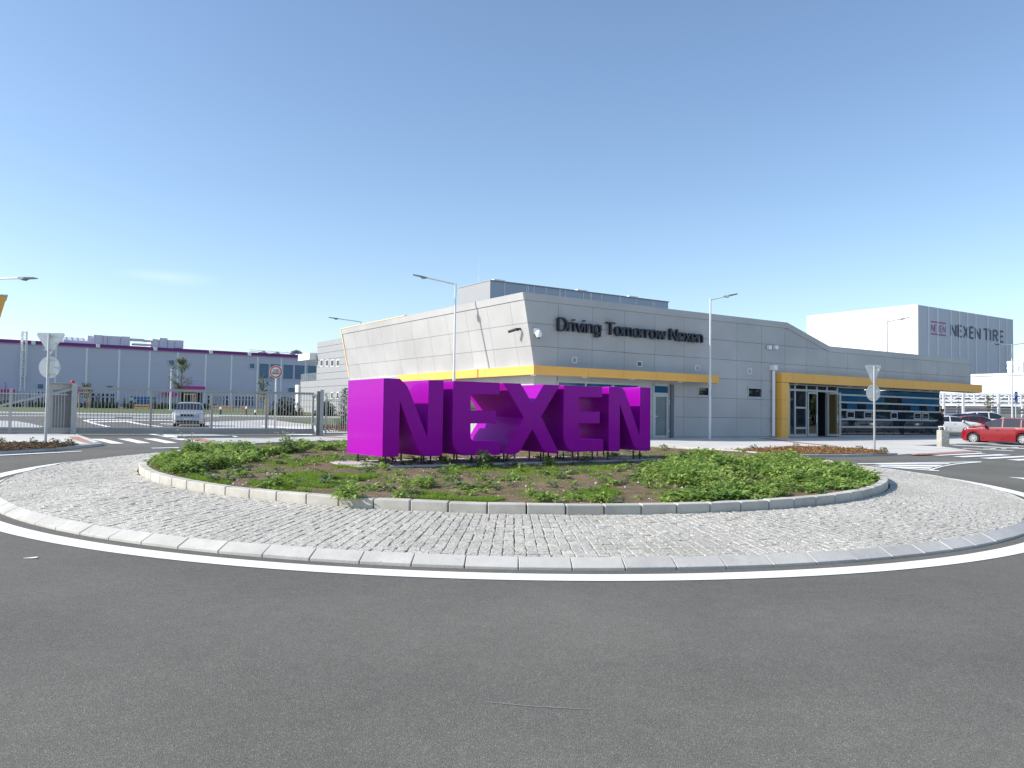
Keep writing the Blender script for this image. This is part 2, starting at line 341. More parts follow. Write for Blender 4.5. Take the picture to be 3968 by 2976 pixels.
GLY = {  # glyph: advance width, strokes (cap height 1, x height .73)
 'D': (.70, [[(0, 0), (0, 1)], [(0, 1)]+[(.25, 1)]+arc(.25, .5, .37, .5, 90, -90, 12)+[(0, 0)]]), 'T': (.66, [[(-.04, 1), (.66, 1)], [(.31, 0), (.31, 1)]]), 'N': (.72, [[(0, 0), (0, 1)], [(0, 1), (.62, 0)], [(.62, 0), (.62, 1)]]),
 'r': (.36, [[(0, 0), (0, .73)], arc(.27, .42, .27, .29, 180, 85, 6)]), 'i': (.18, [[(0, 0), (0, .73)], [(0, .90), (0, 1.0)]]), 'v': (.50, [[(-.02, .73), (.22, 0)], [(.22, 0), (.46, .73)]]),
 'n': (.55, [[(0, 0), (0, .73)], arc(.22, .47, .22, .24, 170, 0, 8)+[(.44, 0)]]), 'g': (.57, [arc(.23, .36, .23, .35, 0, 360, 18), [(.46, .73), (.46, -.08)]+arc(.23, -.06, .23, .19, 0, -150, 7)]),
 'o': (.58, [arc(.25, .365, .25, .35, 0, 360, 18)]), 'm': (.84, [[(0, 0), (0, .73)], arc(.18, .50, .18, .21, 170, 0, 8)+[(.36, 0)], arc(.54, .50, .18, .21, 170, 0, 8)+[(.72, 0)]]),
 'w': (.74, [[(-.02, .73), (.17, 0)], [(.17, 0), (.35, .70)], [(.35, .70), (.53, 0)], [(.53, 0), (.71, .73)]]), 'e': (.56, [[(.02, .38), (.47, .38)], arc(.245, .365, .235, .35, 2, 320, 18)]), 'x': (.50, [[(0, 0), (.44, .73)], [(0, .73), (.44, 0)]]),
 'E': (.58, [[(0, 0), (0, 1)], [(0, 1), (.48, 1)], [(0, .52), (.44, .52)], [(0, 0), (.48, 0)]]), 'X': (.62, [[(0, 0), (.55, 1)], [(0, 1), (.55, 0)]]), 'I': (.20, [[(0, 0), (0, 1)]]),
 'R': (.64, [[(0, 0), (0, 1)], [(0, 1), (.28, 1)]+arc(.28, .76, .24, .24, 90, -90, 8)+[(0, .52)], [(.28, .52), (.54, 0)]]), 'P': (.60, [[(0, 0), (0, 1)], [(0, 1), (.28, 1)]+arc(.28, .74, .24, .26, 90, -90, 8)+[(0, .48)]]),
 'S': (.60, [arc(.26, .76, .24, .24, 30, 270, 10)[:-1]+arc(.26, .26, .25, .26, 90, -150, 10)]), 'O': (.70, [arc(.30, .5, .30, .5, 0, 360, 20)]), 'K': (.60, [[(0, 0), (0, 1)], [(0, .40), (.50, 1)], [(.16, .56), (.54, 0)]]),
 'L': (.52, [[(0, 0), (0, 1)], [(0, 0), (.45, 0)]]), 'A': (.66, [[(0, 0), (.30, 1)], [(.30, 1), (.60, 0)], [(.10, .33), (.50, .33)]]), ' ': (.30, [])}
def stroke_text(txt, sw=.13, sp=.45):
    """list of (x0, [quads]) per glyph; strokes as overlapping ribbons drawn as one outline each"""
    out = []; x = 0
    for ch in txt:
        adv, st = GLY[ch]; q = []
        for line in st:
            pts = [(min(max(a, -1), 9), b) for a, b in line]; hw = sw/2
            if len(pts) < 2: continue
            closed = math.hypot(pts[0][0]-pts[-1][0], pts[0][1]-pts[-1][1]) < 1e-6; L_, R_ = [], []; n = len(pts)
            for k in range(n):
                p = Vector(pts[k]); a = Vector(pts[k-1]) if k else (Vector(pts[-2]) if closed else None); b = Vector(pts[k+1]) if k < n-1 else (Vector(pts[1]) if closed else None)
                d1 = (p-a).normalized() if a is not None and (p-a).length > 1e-6 else None; d2 = (b-p).normalized() if b is not None and (b-p).length > 1e-6 else None
                d = ((d1 or d2)+(d2 or d1)).normalized(); c = max(.5, d.dot(d2 or d1)); nn = Vector((-d.y, d.x))*hw/c; L_.append(p+nn); R_.append(p-nn)
            for k in range(n-1): q.append([(x+t.x, t.y) for t in (R_[k], R_[k+1], L_[k+1], L_[k])])
        out.append((ch, q)); x += adv+sw*sp
    return out
def glyph_quads(mb, F, q, fx, fz, w0, depth):
    for k, p in enumerate(q):
        e = (k % 3)*.0004
        v = [F.P(fx(a), w0, fz(b)) for a, b in p]+[F.P(fx(a), w0+depth+e, fz(b)) for a, b in p]
        mb.add(v, [(3, 2, 1, 0), (4, 5, 6, 7), (0, 1, 5, 4), (1, 2, 6, 5), (2, 3, 7, 6), (3, 0, 4, 7)])
def text_on(mb, F, txt, u, z, h, wid=None, w0=0, depth=.01, sw=.15):
    """letters with caps of height h, left edge at u, baseline z, squeezed to the width wid"""
    gl = stroke_text(txt, sw, 1.0); xs = [a for _, q in gl for p in q for a, b in p]; x0, x1 = min(xs), max(xs); kx = h if wid is None else wid/(x1-x0)
    hh = h/(1+sw)
    for ch, q in gl: glyph_quads(mb, F, q, lambda a: u+(a-x0)*kx, lambda b: z+(b+sw/2)*hh, w0, depth)

# ------------------------------------------------------------------ sheets following the terrain
def clip_sheet(name, poly, h, m, thick=0, xs=4, ys=1, hf=None):
    bm = bmesh.new(); vs = [bm.verts.new((p[0], p[1], 0)) for p in poly]; bm.faces.new(vs)
    x0, x1 = min(p[0] for p in poly), max(p[0] for p in poly); y0, y1 = min(p[1] for p in poly), max(p[1] for p in poly)
    for k in range(math.ceil(x0/xs), math.floor(x1/xs)+1):
        bmesh.ops.bisect_plane(bm, geom=bm.verts[:]+bm.edges[:]+bm.faces[:], plane_co=(k*xs, 0, 0), plane_no=(1, 0, 0))
    for k in range(math.ceil(y0/ys), math.floor(y1/ys)+1):
        bmesh.ops.bisect_plane(bm, geom=bm.verts[:]+bm.edges[:]+bm.faces[:], plane_co=(0, k*ys, 0), plane_no=(0, 1, 0))
    bmesh.ops.triangulate(bm, faces=bm.faces[:])
    for v in bm.verts: v.co.z = float(T(v.co.x, v.co.y))+(hf(v.co.x, v.co.y) if hf else h)
    if thick:
        ret = bmesh.ops.extrude_face_region(bm, geom=bm.faces[:])
        for v in [g for g in ret['geom'] if isinstance(g, bmesh.types.BMVert)]: v.co.z -= thick
    bmesh.ops.recalc_face_normals(bm, faces=bm.faces[:])
    if not thick:
        for f in bm.faces:
            if f.normal.z < 0: f.normal_flip()
    vs = [v.co.copy() for v in bm.verts]; fs = [tuple(v.index for v in f.verts) for f in bm.faces]
    bm.verts.index_update(); fs = [tuple(v.index for v in f.verts) for f in bm.faces]; bm.free()
    return vs, fs
def sheet(name, polys, h, m, thick=0, **kw):
    mb = MB()
    for p in polys: mb.add(*clip_sheet(name, p, h, m, thick, **kw))
    return structure(mb.build(name, m))
def gp(pts, sx=1, ox=0, oy=0, h=0): return [at(ox+x*sx, oy+y*sx, h)[:2] for x, y in pts]
ZA = lambda pts, h=0: gp(pts, .36166, 0, 1650, h)
ZB = lambda pts, h=0: gp(pts, .36166, 3168, 1650, h)
ZL = lambda pts, h=0: gp(pts, .18083, 3568, 1550, h)
Z6 = lambda pts, h=0: gp(pts, .27125, 200, 1450, h)
Z7 = lambda pts, h=0: gp(pts, .30136, 800, 1250, h)
Z2 = lambda pts, h=0: gp(pts, .39177, 600, 1150, h)
Z4 = lambda pts, h=0: gp(pts, .18083, 0, 1500, h)
Z5 = lambda pts, h=0: gp(pts, .42194, 2700, 1150, h)
def resample(pts, step):
    out = [Vector(pts[0])]
    for a, b in zip(pts, pts[1:]):
        a = Vector(a); b = Vector(b); n = max(1, int((b-a).length/step))
        out += [a.lerp(b, (i+1)/n) for i in range(n)]
    return out
def smoothline(pts, it=2):
    for _ in range(it):
        q = [pts[0]]
        for a, b in zip(pts, pts[1:]): q += [(a[0]*.75+b[0]*.25, a[1]*.75+b[1]*.25), (a[0]*.25+b[0]*.75, a[1]*.25+b[1]*.75)]
        q.append(pts[-1]); pts = q
    return pts
def kerb(name, pts, top, m, wid=.12, low=-.15, gapw=.012):
    mb = MB(); pts = resample([p[:2] for p in pts], 1.0)
    for a, b in zip(pts, pts[1:]):
        d = (b-a); L = d.length
        if L < .05: continue
        d /= L; n = Vector((d.y, -d.x)); a2 = a+d*gapw/2; b2 = b-d*gapw/2
        vs = []
        for z in (low, top):
            for p, k in ((a2, 0), (b2, 0), (b2, 1), (a2, 1)):
                q = p-n*wid*k; vs.append((q.x, q.y, float(T(q.x, q.y))+z))
        mb.add(vs, [(3, 2, 1, 0), (4, 5, 6, 7), (0, 1, 5, 4), (1, 2, 6, 5), (2, 3, 7, 6), (3, 0, 4, 7)])
    return structure(mb.build(name, m, bevel=.01))
def line_strip(pts, wid):
    """polygon quads of a painted line along pts"""
    pts = [Vector(p[:2]) for p in pts]; out = []
    for a, b in zip(pts, pts[1:]):
        d = (b-a).normalized(); n = Vector((d.y, -d.x))*wid/2; out.append([tuple(a+n), tuple(b+n), tuple(b-n), tuple(a-n)])
    return out

# ================================================================== GROUND
def grid_mesh(name, xs, ys, h, m):
    X, Y = np.meshgrid(xs, ys); Z = T(X, Y)+h
    v = np.stack([X.ravel(), Y.ravel(), Z.ravel()], 1); nx = len(xs)
    f = [(j*nx+i, j*nx+i+1, (j+1)*nx+i+1, (j+1)*nx+i) for j in range(len(ys)-1) for i in range(nx-1)]
    me = bpy.data.meshes.new(name); me.from_pydata(v.tolist(), [], f); me.materials.append(m)
    o = bpy.data.objects.new(name, me); C.objects.link(o); WL[o.name] = Vector((0, 0, 0)); return structure(o)
grid_mesh('ground', list(np.arange(-1500, -130, 100))+list(np.arange(-130, 132, 4))+list(np.arange(200, 1501, 100)), list(np.arange(-40, 0, 10))+list(np.arange(0, 200, 1))+list(np.arange(200, 1500, 50)), -.06, farg)
grid_mesh('road', list(np.arange(-120, 132, 4)), [-30, -20, -10]+list(np.arange(-5, 111, 1)), 0, asphalt)

# ------------------------------------------------------------------ roundabout
CX, CY = .05, 16.95; SXR = 1.024
def ring(name, R0, R1, h0, h1, m, a0=0, a1=2*math.pi, n=240):
    vs = []; fs = []
    for i in range(n+1):
        a = a0+(a1-a0)*i/n
        for r, h in ((R0, h0), (R1, h1)):
            x, y = CX+SXR*r*math.cos(a), CY+r*math.sin(a); vs.append((x, y, float(T(x, y))+h))
    fs = [(2*i, 2*i+1, 2*i+3, 2*i+2) for i in range(n)]
    mb = MB(); mb.add(vs, fs); return structure(mb.build(name, m))
ring('road_marking', 9.215, 9.485, .006, .006, marking)
def blocks(name, rin, rout, zin, zout, N, m, bevel, skirt=.25, g=.006, grow=0):
    mb = MB(); half_in = math.pi*rin/N-g/2; half_out = half_in+grow*math.pi*(rout-rin)/N
    for i in range(N):
        a = 2*math.pi*(i+.5)/N+.004; c, s = math.cos(a), math.sin(a); jz = rng.normal(0, .002); ja = rng.normal(0, .0015)
        vs = []
        for z0 in (-skirt, 0):
            for r, k in ((rin, -1), (rout, -1), (rout, 1), (rin, 1)):
                tt = k*(half_in if r == rin else half_out); x = CX+(SXR if rin > 7.5 else 1)*(c*r-s*tt); y = CY+s*r+c*tt
                zz = float(T(x, y))+(zin if r == rin else zout)+jz+ja*k
                vs.append((x, y, zz+z0))
        mb.add(vs, [(3, 2, 1, 0), (4, 5, 6, 7), (0, 1, 5, 4), (1, 2, 6, 5), (2, 3, 7, 6), (3, 0, 4, 7)])
    return structure(mb.build(name, m, bevel=bevel))
blocks('kerb', 8.87, 9.03, .100, .028, 112, concrete, .005, grow=.45)
blocks('kerb', 6.90, 7.03, .36, .355, 93, kerbcon, .012, .3, .007)
ring('paving', 7.0, 8.87, .225, .072, joint)
# granite setts, one mesh
def setts():
    N = 470; rows = 18; r0, r1 = 7.05, 8.87; dr = (r1-r0)/rows
    V = []; Fc = []
    for i in range(N):
        a = 2*math.pi*i/N
        off = rng.uniform(-.04, .04)
        k = 0; r = r0-(rng.uniform(0, dr))
        while r < r1-.02:
            L = dr*rng.uniform(.8, 1.25); ra, rb = max(r+.0012, r0), min(r+L-.0012, r1); r += L
            if rb-ra < .03: continue
            wi = math.pi/N*ra-.0035; wo = math.pi/N*rb-.0035; an = a+rng.normal(0, .0005)
            c, s = math.cos(an), math.sin(an); jz = rng.normal(0, .0018); tx, ty = rng.normal(0, .0013, 2)
            base = len(V); tops = []
            for lev, ins in ((-.03, 0), (.000, .0), (.004, .007)):
                for rr, ww, kk, sr in ((ra, wi, -1, 1), (rb, wo, -1, -1), (rb, wo, 1, -1), (ra, wi, 1, 1)):
                    rad = rr+sr*ins+rng.normal(0, .0018); t = kk*(ww-ins)+rng.normal(0, .0018); x = CX+(1+(SXR-1)*min(1, (rad-7.0)/1.4))*(c*rad-s*t); y = CY+s*rad+c*t
                    f = (8.87-rad)/1.82
                    V.append((x, y, .087+.150*f+jz+lev+tx*kk+ty*sr))
            b = base
            Fc += [(b+8, b+9, b+10, b+11)]
            for q in (0, 4):
                Fc += [(b+q+j, b+q+(j+1) % 4, b+q+4+(j+1) % 4, b+q+4+j) for j in range(4)]
    V = np.array(V); V[:, 2] += T(V[:, 0], V[:, 1])
    me = bpy.data.meshes.new('paving'); me.from_pydata(V.tolist(), [], Fc); me.materials.append(granite)
    me.polygons.foreach_set('use_smooth', [False]*len(me.polygons))
    o = bpy.data.objects.new('paving', me); C.objects.link(o); structure(o)
setts()
# soil bed of the island
from mathutils import noise as mn
def soilz(x, y):
    r = math.hypot(x-CX, y-CY)/6.9
    n = mn.noise(Vector((x*.6, y*.6, 0)))*.05+mn.noise(Vector((x*2.2, y*2.2, 3)))*.025+mn.noise(Vector((x*7, y*7, 5)))*.014
    z = float(T(x, y))+.335; z = -.02*math.log(math.exp(-z/.02)+math.exp(-(.748+.027*max(0, y-18.3)+.13*float(max(sm(2.9, 4.6, -x), sm(4.7, 6, x))))/.02)) if z > .6 else z
    return z+n*min(1, (1-r)*6+.15)*(.25 if abs(-(x-.7)*.556+(y-16.6)*.831) < 1.6 else 1)
def soilmesh():
    nr, na = 90, 420; vs = [(CX, CY, soilz(CX, CY))]; fs = []
    for j in range(1, nr+1):
        r = 6.91*(j/nr)**.8
        for i in range(na):
            a = 2*math.pi*i/na; x, y = CX+r*math.cos(a), CY+r*math.sin(a)
            vs.append((x, y, soilz(x, y)+mn.noise(Vector((x*19, y*19, 9)))*.012))
    fs = [(0, 1+i, 1+(i+1) % na) for i in range(na)]
    for j in range(nr-1):
        for i in range(na): fs.append((1+j*na+i, 1+(j+1)*na+i, 1+(j+1)*na+(i+1) % na, 1+j*na+(i+1) % na))
    mb = MB(); mb.add(vs, fs); o = mb.build('flower_bed', soil, smooth=True); structure(o)
soilmesh()

# ------------------------------------------------------------------ leaf generators (numpy)
class Leaves:
    def __init__(s): s.V = []; s.F = []; s.A = []; s.n = 0
    def add(s, base, dirs, up, L, Wd, rnd, droop=.3, fold=.25):
        """leaves as two folded quads. arrays (n,3),(n,3),(n,3),(n,),(n,)"""
        base = np.asarray(base, float); n = len(base)
        if n == 0: return
        d = dirs/np.linalg.norm(dirs, axis=1, keepdims=True); sd = np.cross(d, up); sd /= (np.linalg.norm(sd, axis=1, keepdims=True)+1e-9)
        u = np.cross(sd, d)
        L = np.broadcast_to(L, (n,))[:, None]; Wd = np.broadcast_to(Wd, (n,))[:, None]
        mid = base+d*L*.42; tip = base+d*L-u*L*droop
        p = [base, mid-sd*Wd*.5+u*Wd*fold, mid-u*L*.0, mid+sd*Wd*.5+u*Wd*fold, tip]
        V = np.stack(p, 1).reshape(-1, 3); o = s.n+np.arange(n)[:, None]*5
        F = np.concatenate([np.concatenate([o, o+2, o+1], 1), np.concatenate([o, o+3, o+2], 1), np.concatenate([o+1, o+2, o+4], 1), np.concatenate([o+2, o+3, o+4], 1)])
        s.V.append(V); s.F.append(F); s.A.append(np.repeat(np.broadcast_to(rnd, (n,)), 5)); s.n += n*5
    def blade(s, base, tip, wd, rnd):
        base = np.asarray(base); n = len(base); d = tip-base; sd = np.cross(d, rng.normal(0, 1, (n, 3))); sd /= np.linalg.norm(sd, axis=1, keepdims=True)+1e-9
        V = np.stack([base-sd*wd, base+sd*wd, tip], 1).reshape(-1, 3); o = s.n+np.arange(n)[:, None]*3
        s.V.append(V); s.F.append(np.concatenate([o, o+1, o+2], 1)); s.A.append(np.repeat(rnd, 3)); s.n += n*3
    def build(s, name, m, parent=None, loc=(0, 0, 0)):
        base = WL[parent.name] if parent is not None else Vector(loc)
        V = np.concatenate(s.V)-np.array(base); F = np.concatenate(s.F); A = np.concatenate(s.A)
        me = bpy.data.meshes.new(name); me.vertices.add(len(V)); me.vertices.foreach_set('co', V.ravel().astype(np.float32))
        me.loops.add(F.size); me.loops.foreach_set('vertex_index', F.ravel().astype(np.int32)); me.polygons.add(len(F))
        me.polygons.foreach_set('loop_start', np.arange(0, F.size, 3, dtype=np.int32)); me.polygons.foreach_set('loop_total', np.full(len(F), 3, np.int32))
        me.update(calc_edges=True); a = me.attributes.new('rnd', 'FLOAT', 'POINT'); a.data.foreach_set('value', A.astype(np.float32)); me.materials.append(m); me.validate()
        o = bpy.data.objects.new(name, me); C.objects.link(o)
        if parent is not None: o.parent = parent
        else: o.location = base
        WL[o.name] = base; return o
def weed(Lv, x, y, z, h, r, nl, ls, tone=.5):
    """broad-leaved plant: leaves up a stem and spreading"""
    t = rng.uniform(0, 1, nl)**.8; a = rng.uniform(0, 2*math.pi, nl); rr = r*(1-t*.6)*rng.uniform(.1, 1, nl)
    base = np.stack([x+rr*np.cos(a), y+rr*np.sin(a), z+h*t*rng.uniform(.6, 1, nl)], 1)
    d = np.stack([np.cos(a), np.sin(a), rng.uniform(-.2, .8, nl)], 1)+rng.normal(0, .25, (nl, 3))
    up = np.tile([0, 0, 1.], (nl, 1))+rng.normal(0, .2, (nl, 3)); L = ls*rng.uniform(.5, 1.2, nl)
    Lv.add(base, d, up, L, L*rng.uniform(.4, .65, nl), np.clip(tone+rng.normal(0, .2, nl), 0, 1), droop=.25)
def inpoly(pts, poly):
    x, y = pts[:, 0], pts[:, 1]; c = np.zeros(len(pts), bool); n = len(poly)
    for i in range(n):
        x1, y1 = poly[i]; x2, y2 = poly[(i+1) % n]
        k = ((y1 > y) != (y2 > y)) & (x < (x2-x1)*(y-y1)/(y2-y1+1e-12)+x1); c ^= k
    return c
def atsoil(px, py):
    x, y, z = at(px, py, .36); return x, y
def rpoly(poly, n):
    P = np.array(poly); out = np.zeros((0, 2)); lo, hi = P.min(0), P.max(0)
    while len(out) < n:
        q = rng.uniform(lo, hi, (n*2, 2)); q = q[inpoly(q, poly)]; q = q[np.hypot(q[:, 0]-CX, q[:, 1]-CY) < 6.82]; out = np.concatenate([out, q])
    return out[:n]
SZ = lambda P: np.array([soilz(*p) for p in P])
# thicket at the right, thicket at the left back
def thicket(name, poly, n, h, ls, label, tone=.45, m=leafg, edge=.30):
    Lv = Leaves(); P = rpoly(poly, n)
    for (x, y), z in zip(P, SZ(P)):
        big = mn.noise(Vector((x*.9, y*.9, 1))); fine = mn.noise(Vector((x*2.6, y*2.6, 4)))
        if fine+.35*big < -.10: continue
        h0 = min(1, edge+.7*max(0, 6.85-math.hypot(x-CX, y-CY))/1.3)
        hh = h*h0*(.5+.75*big+.55*fine+.35*rng.random()); s_ = rng.uniform(.6, 1.35)
        weed(Lv, x, y, z, max(.05, hh*1.25), .13, int(9+5*s_), ls*s_*1.15, tone+.45*mn.noise(Vector((x*1.3, y*1.3, 7)))+.25*fine)
    return tag(Lv.build(name, m), label, 'weeds', kind='stuff')
thicket('weed_thicket', [atsoil(*p) for p in ((2490, 1812), (2640, 1778), (2900, 1778), (3150, 1785), (3330, 1812), (3420, 1862), (3395, 1900), (3290, 1925), (3000, 1925), (2900, 1900), (2780, 1895), (2580, 1882), (2500, 1850))], 2900, .19, .082, 'dense bright green leafy weeds covering the right side of the round bed')
thicket('weed_thicket', [atsoil(*p) for p in ((2560, 1925), (2700, 1900), (2900, 1905), (3100, 1930), (2900, 1955), (2600, 1960))], 330, .17, .09, 'low leafy weeds spilling to the kerb below the dense right patch')
thicket('weed_thicket', [atsoil(*p) for p in ((560, 1828), (600, 1795), (700, 1765), (800, 1742), (950, 1728), (1010, 1762), (960, 1800), (820, 1822), (680, 1838))], 900, .18, .08, 'leafy green weeds at the left end of the round bed', edge=.7)
thicket('weed_thicket', [atsoil(*p) for p in ((950, 1745), (1350, 1722), (1350, 1736), (1150, 1748), (1000, 1765))], 260, .14, .09, 'strip of leafy weeds along the back left of the round bed', .4)
# scattered broad leaved weeds and grass over the soil
def scatter():
    Lv = Leaves(); Lg = Leaves(); P = []
    while len(P) < 620:
        a = rng.uniform(math.pi, 2*math.pi) if rng.random() < .75 else rng.uniform(0, math.pi)
        r = 6.8*math.sqrt(rng.random()); x, y = CX+r*math.cos(a), CY+r*math.sin(a)
        if mn.noise(Vector((x*.9, y*.9, 20)))+.15*rng.random() > -.08: P.append((x, y))
    for i, ((x, y), z) in enumerate(zip(P, SZ(P))):
        L = Lv if rng.random() < .62 else Lg; s = rng.uniform(.5, 1.25)
        weed(L, x, y, z, .07*s, .09*s, int(12+14*s), .085*s, .45)
    tag(Lv.build('weeds', leafg), 'small green weeds scattered over the soil of the round bed', 'weeds', kind='stuff')
    tag(Lg.build('weeds', leafgrey), 'grey green wilted weeds scattered over the soil of the round bed', 'weeds', kind='stuff')
scatter()
def grass_patch():
    Lv = Leaves()
    def blades(P, h):
        z = SZ(P); n = len(P); b = np.column_stack([P, z]); tip = b+np.column_stack([rng.normal(0, .018, (n, 2)), h*rng.uniform(.5, 1.2, n)])
        Lv.blade(b, tip, .0035, rng.uniform(0, .9, n))
    for poly, n, h in (([(880, 1905), (1010, 1850), (1250, 1822), (1400, 1838), (1330, 1870), (1180, 1905), (1000, 1925)], 26000, .055),
                       ([(1290, 1800), (1450, 1800), (1440, 1815), (1300, 1815)], 5000, .05), ([(1330, 1846), (1460, 1832), (1480, 1842), (1360, 1858)], 4000, .05),
                       ([(1520, 1903), (1700, 1905), (1960, 1925), (1900, 1940), (1600, 1925)], 8000, .05), ([(2180, 1900), (2350, 1890), (2420, 1905), (2200, 1925)], 5000, .05),
                       ([(1700, 1812), (2050, 1806), (2400, 1798), (2450, 1815), (2050, 1832), (1700, 1832)], 10000, .045),
                       ([(640, 1840), (800, 1835), (900, 1870), (820, 1880)], 5000, .05), ([(1000, 1790), (1300, 1765), (1330, 1780), (1100, 1810)], 6000, .04)):
        pl = [atsoil(*p) for p in poly]; P = rpoly(pl, n)
        k = np.array([mn.noise(Vector((x*2.3, y*2.3, 31))) for x, y in P]); blades(P[k > -.12], h)
    th = rng.uniform(0, 2*math.pi, 110000); r = 6.8*np.sqrt(rng.random(110000)); P = np.column_stack([CX+r*np.cos(th), CY+r*np.sin(th)])
    k = np.array([mn.noise(Vector((x*1.1, y*1.1, 41)))+.5*mn.noise(Vector((x*5, y*5, 2))) for x, y in P]); blades(P[(k > .13) | (rng.random(len(P)) < .10)], .030)
    tag(Lv.build('grass', leafgrass), 'short bright green grass growing in patches on the round bed', 'grass', kind='stuff')
grass_patch()
def pebbles():
    mb = MB()
    th = rng.uniform(0, 2*math.pi, 900); r = 6.75*np.sqrt(rng.random(900))
    for a, q in zip(th, r):
        x, y = CX+q*math.cos(a), CY+q*math.sin(a); s = .008+.022*rng.random()**3; z = soilz(x, y)+s*.4
        pts = [(0, 0, 1), (1, 0, 0), (0, 1, 0), (-1, 0, 0), (0, -1, 0), (0, 0, -1)]; k = rng.uniform(.7, 1.3, 6)
        mb.add([(x+p[0]*s*k[i], y+p[1]*s*k[i], z+p[2]*s*.7*k[i]) for i, p in enumerate(pts)], [(0, 1, 2), (0, 2, 3), (0, 3, 4), (0, 4, 1), (5, 2, 1), (5, 3, 2), (5, 4, 3), (5, 1, 4)])
    tag(mb.build('pebbles', stonem), 'pale pebbles lying on the soil of the round bed', 'pebbles', kind='stuff')
pebbles()
# plants that stand out
def tallweed(px, py, h, r, nl, ls, label, m=leafg, flowers=0, fl=petal, tone=.5, name='weed'):
    x, y = atsoil(px, py); z = soilz(x, y); ro = root(name, (x, y, z), label, 'weed')
    st = MB(); k = 6
    for i in range(k):
        a = i*2.4; tip = (x+r*.5*math.cos(a), y+r*.5*math.sin(a), z+h*(.6+.4*rng.random())); st.tube((x, y, z-.02), tip, .008, 6, .003)
    st.build('stem', MATS['weed_leaf'] , ro, attr=[.3]*len(st.v))
    Lv = Leaves(); weed(Lv, x, y, z, h, r, nl, ls, tone); Lv.build('foliage', m, ro)
    if flowers:
        a = rng.uniform(0, 6.28, flowers); q = r*1.1*rng.random(flowers)
        b = np.column_stack([x+q*np.cos(a), y+q*np.sin(a), z+h*rng.uniform(.95, 1.5, flowers)])
        sm_ = MB()
        for bb in b: sm_.tube((x, y, z+h*.5), tuple(bb), .003, 4, .002)
        sm_.build('flower_stalk', MATS['weed_leaf'], ro, attr=[.6]*len(sm_.v))
        for bb in b:
            fm = MB(); rr = rng.uniform(.012, .022); fm.lathe(tuple(bb), [(.003, -.012), (rr, .0), (rr*.9, .008), (.004, .004)], 7); fm.build('flower', fl, ro, attr=list(rng.uniform(0, .9, len(fm.v))))
    return ro
tallweed(1875, 1808, .34, .17, 150, .10, 'upright grey green weed standing before the second purple letter', leafgrey, tone=.6)
tallweed(745, 1782, .38, .25, 260, .10, 'tall leafy weed with pale yellow flowers at the left end of the bed', leafg, 12)
tallweed(1110, 1748, .30, .30, 220, .09, 'weed with pale yellow flowers left of the first purple letter', leafgrey, 18)
tallweed(935, 1752, .28, .22, 60, .13, 'dull grey weed with drooping leaves at the back left of the bed', leafgrey, tone=.35)
tallweed(2130, 1800, .18, .16, 130, .09, 'bright green weed below the third purple letter', leafg)
tallweed(1350, 1925, .17, .22, 170, .10, 'leafy weed clump near the kerb below the first purple letter', leafg)
tallweed(1055, 1885, .14, .2, 130, .09, 'green weed with tiny white flowers in the left lawn patch', leafg, 9)
tallweed(2110, 1935, .12, .25, 130, .09, 'low weed clump beside the kerb right of the bed centre', leafg)
tallweed(2330, 1935, .10, .2, 110, .09, 'pale weed with leaves hanging over the kerb', leafg, tone=.7)
tallweed(1640, 1880, .12, .22, 120, .09, 'spreading weed clump in the middle of the bed', leafg)

# ================================================================== PURPLE LETTERS
LF = Frame((-2.262, 14.4), (.831, .556))
ZO = lambda pts: [(1340+x*.27125, 1440+y*.27125) for x, y in pts]
ZT = lambda pts: [(1940+x*.27125, 1440+y*.27125) for x, y in pts]
H0, H1 = LF.Z(1482, 1771), LF.Z(1486, 1465)
letters = [
 ('N', ZO([(540, 93), (690, 97), (735, 103), (775, 117), (815, 140), (850, 172), (880, 215), (905, 262), (925, 310), (1165, 935), (1183, 122), (1399, 128), (1378, 1197), (1165, 1203), (1125, 1195), (1090, 1177), (1058, 1150), (1030, 1112), (1008, 1068), (985, 1010), (775, 435), (757, 1215), (523, 1222)])),
 ('E', ZO([(1532, 135), (2201, 158), (2199, 328), (1787, 328), (1785, 553), (2150, 556), (2150, 740), (1784, 740), (1784, 935), (1790, 962), (1808, 982), (1835, 993), (2208, 996), (2205, 1183), (1705, 1187), (1655, 1180), (1612, 1162), (1575, 1130), (1548, 1090), (1531, 1040), (1523, 980)])),
 ('X', ZT([(40, 152), (205, 157), (250, 165), (285, 183), (310, 208), (330, 240), (456, 468), (570, 265), (592, 225), (620, 198), (655, 183), (700, 181), (850, 188), (580, 640), (842, 1160), (700, 1161), (660, 1155), (628, 1137), (600, 1105), (455, 825), (290, 1115), (268, 1148), (235, 1168), (195, 1174), (33, 1173), (330, 655)])),
 ('E', ZT([(902, 190), (1453, 205), (1453, 370), (1118, 367), (1118, 568), (1418, 570), (1418, 742), (1118, 740), (1118, 925), (1124, 947), (1140, 962), (1165, 968), (1468, 968), (1468, 1137), (1060, 1147), (1015, 1138), (975, 1115), (942, 1078), (917, 1030), (903, 975), (898, 915)])),
 ('N', ZT([(1545, 210), (1660, 212), (1695, 216), (1728, 228), (1755, 250), (1777, 282), (1790, 315), (1985, 900), (1993, 222), (2143, 228), (2140, 1131), (2010, 1131), (1975, 1125), (1945, 1110), (1918, 1085), (1897, 1050), (1880, 1005), (1707, 485), (1703, 1138), (1543, 1139)]))]
LLAB = ['leftmost big purple letter, an N, with its pink sunlit side showing', 'big purple letter E, second from the left, joined by the leafy weed',
        'big purple letter X in the middle of the row', 'big purple letter E between the X and the last letter', 'rightmost big purple letter, an N, beside the grey building door']
DEP = 1.6
sp = LF.P(3.2, 0, 0); 
strip_top = .765
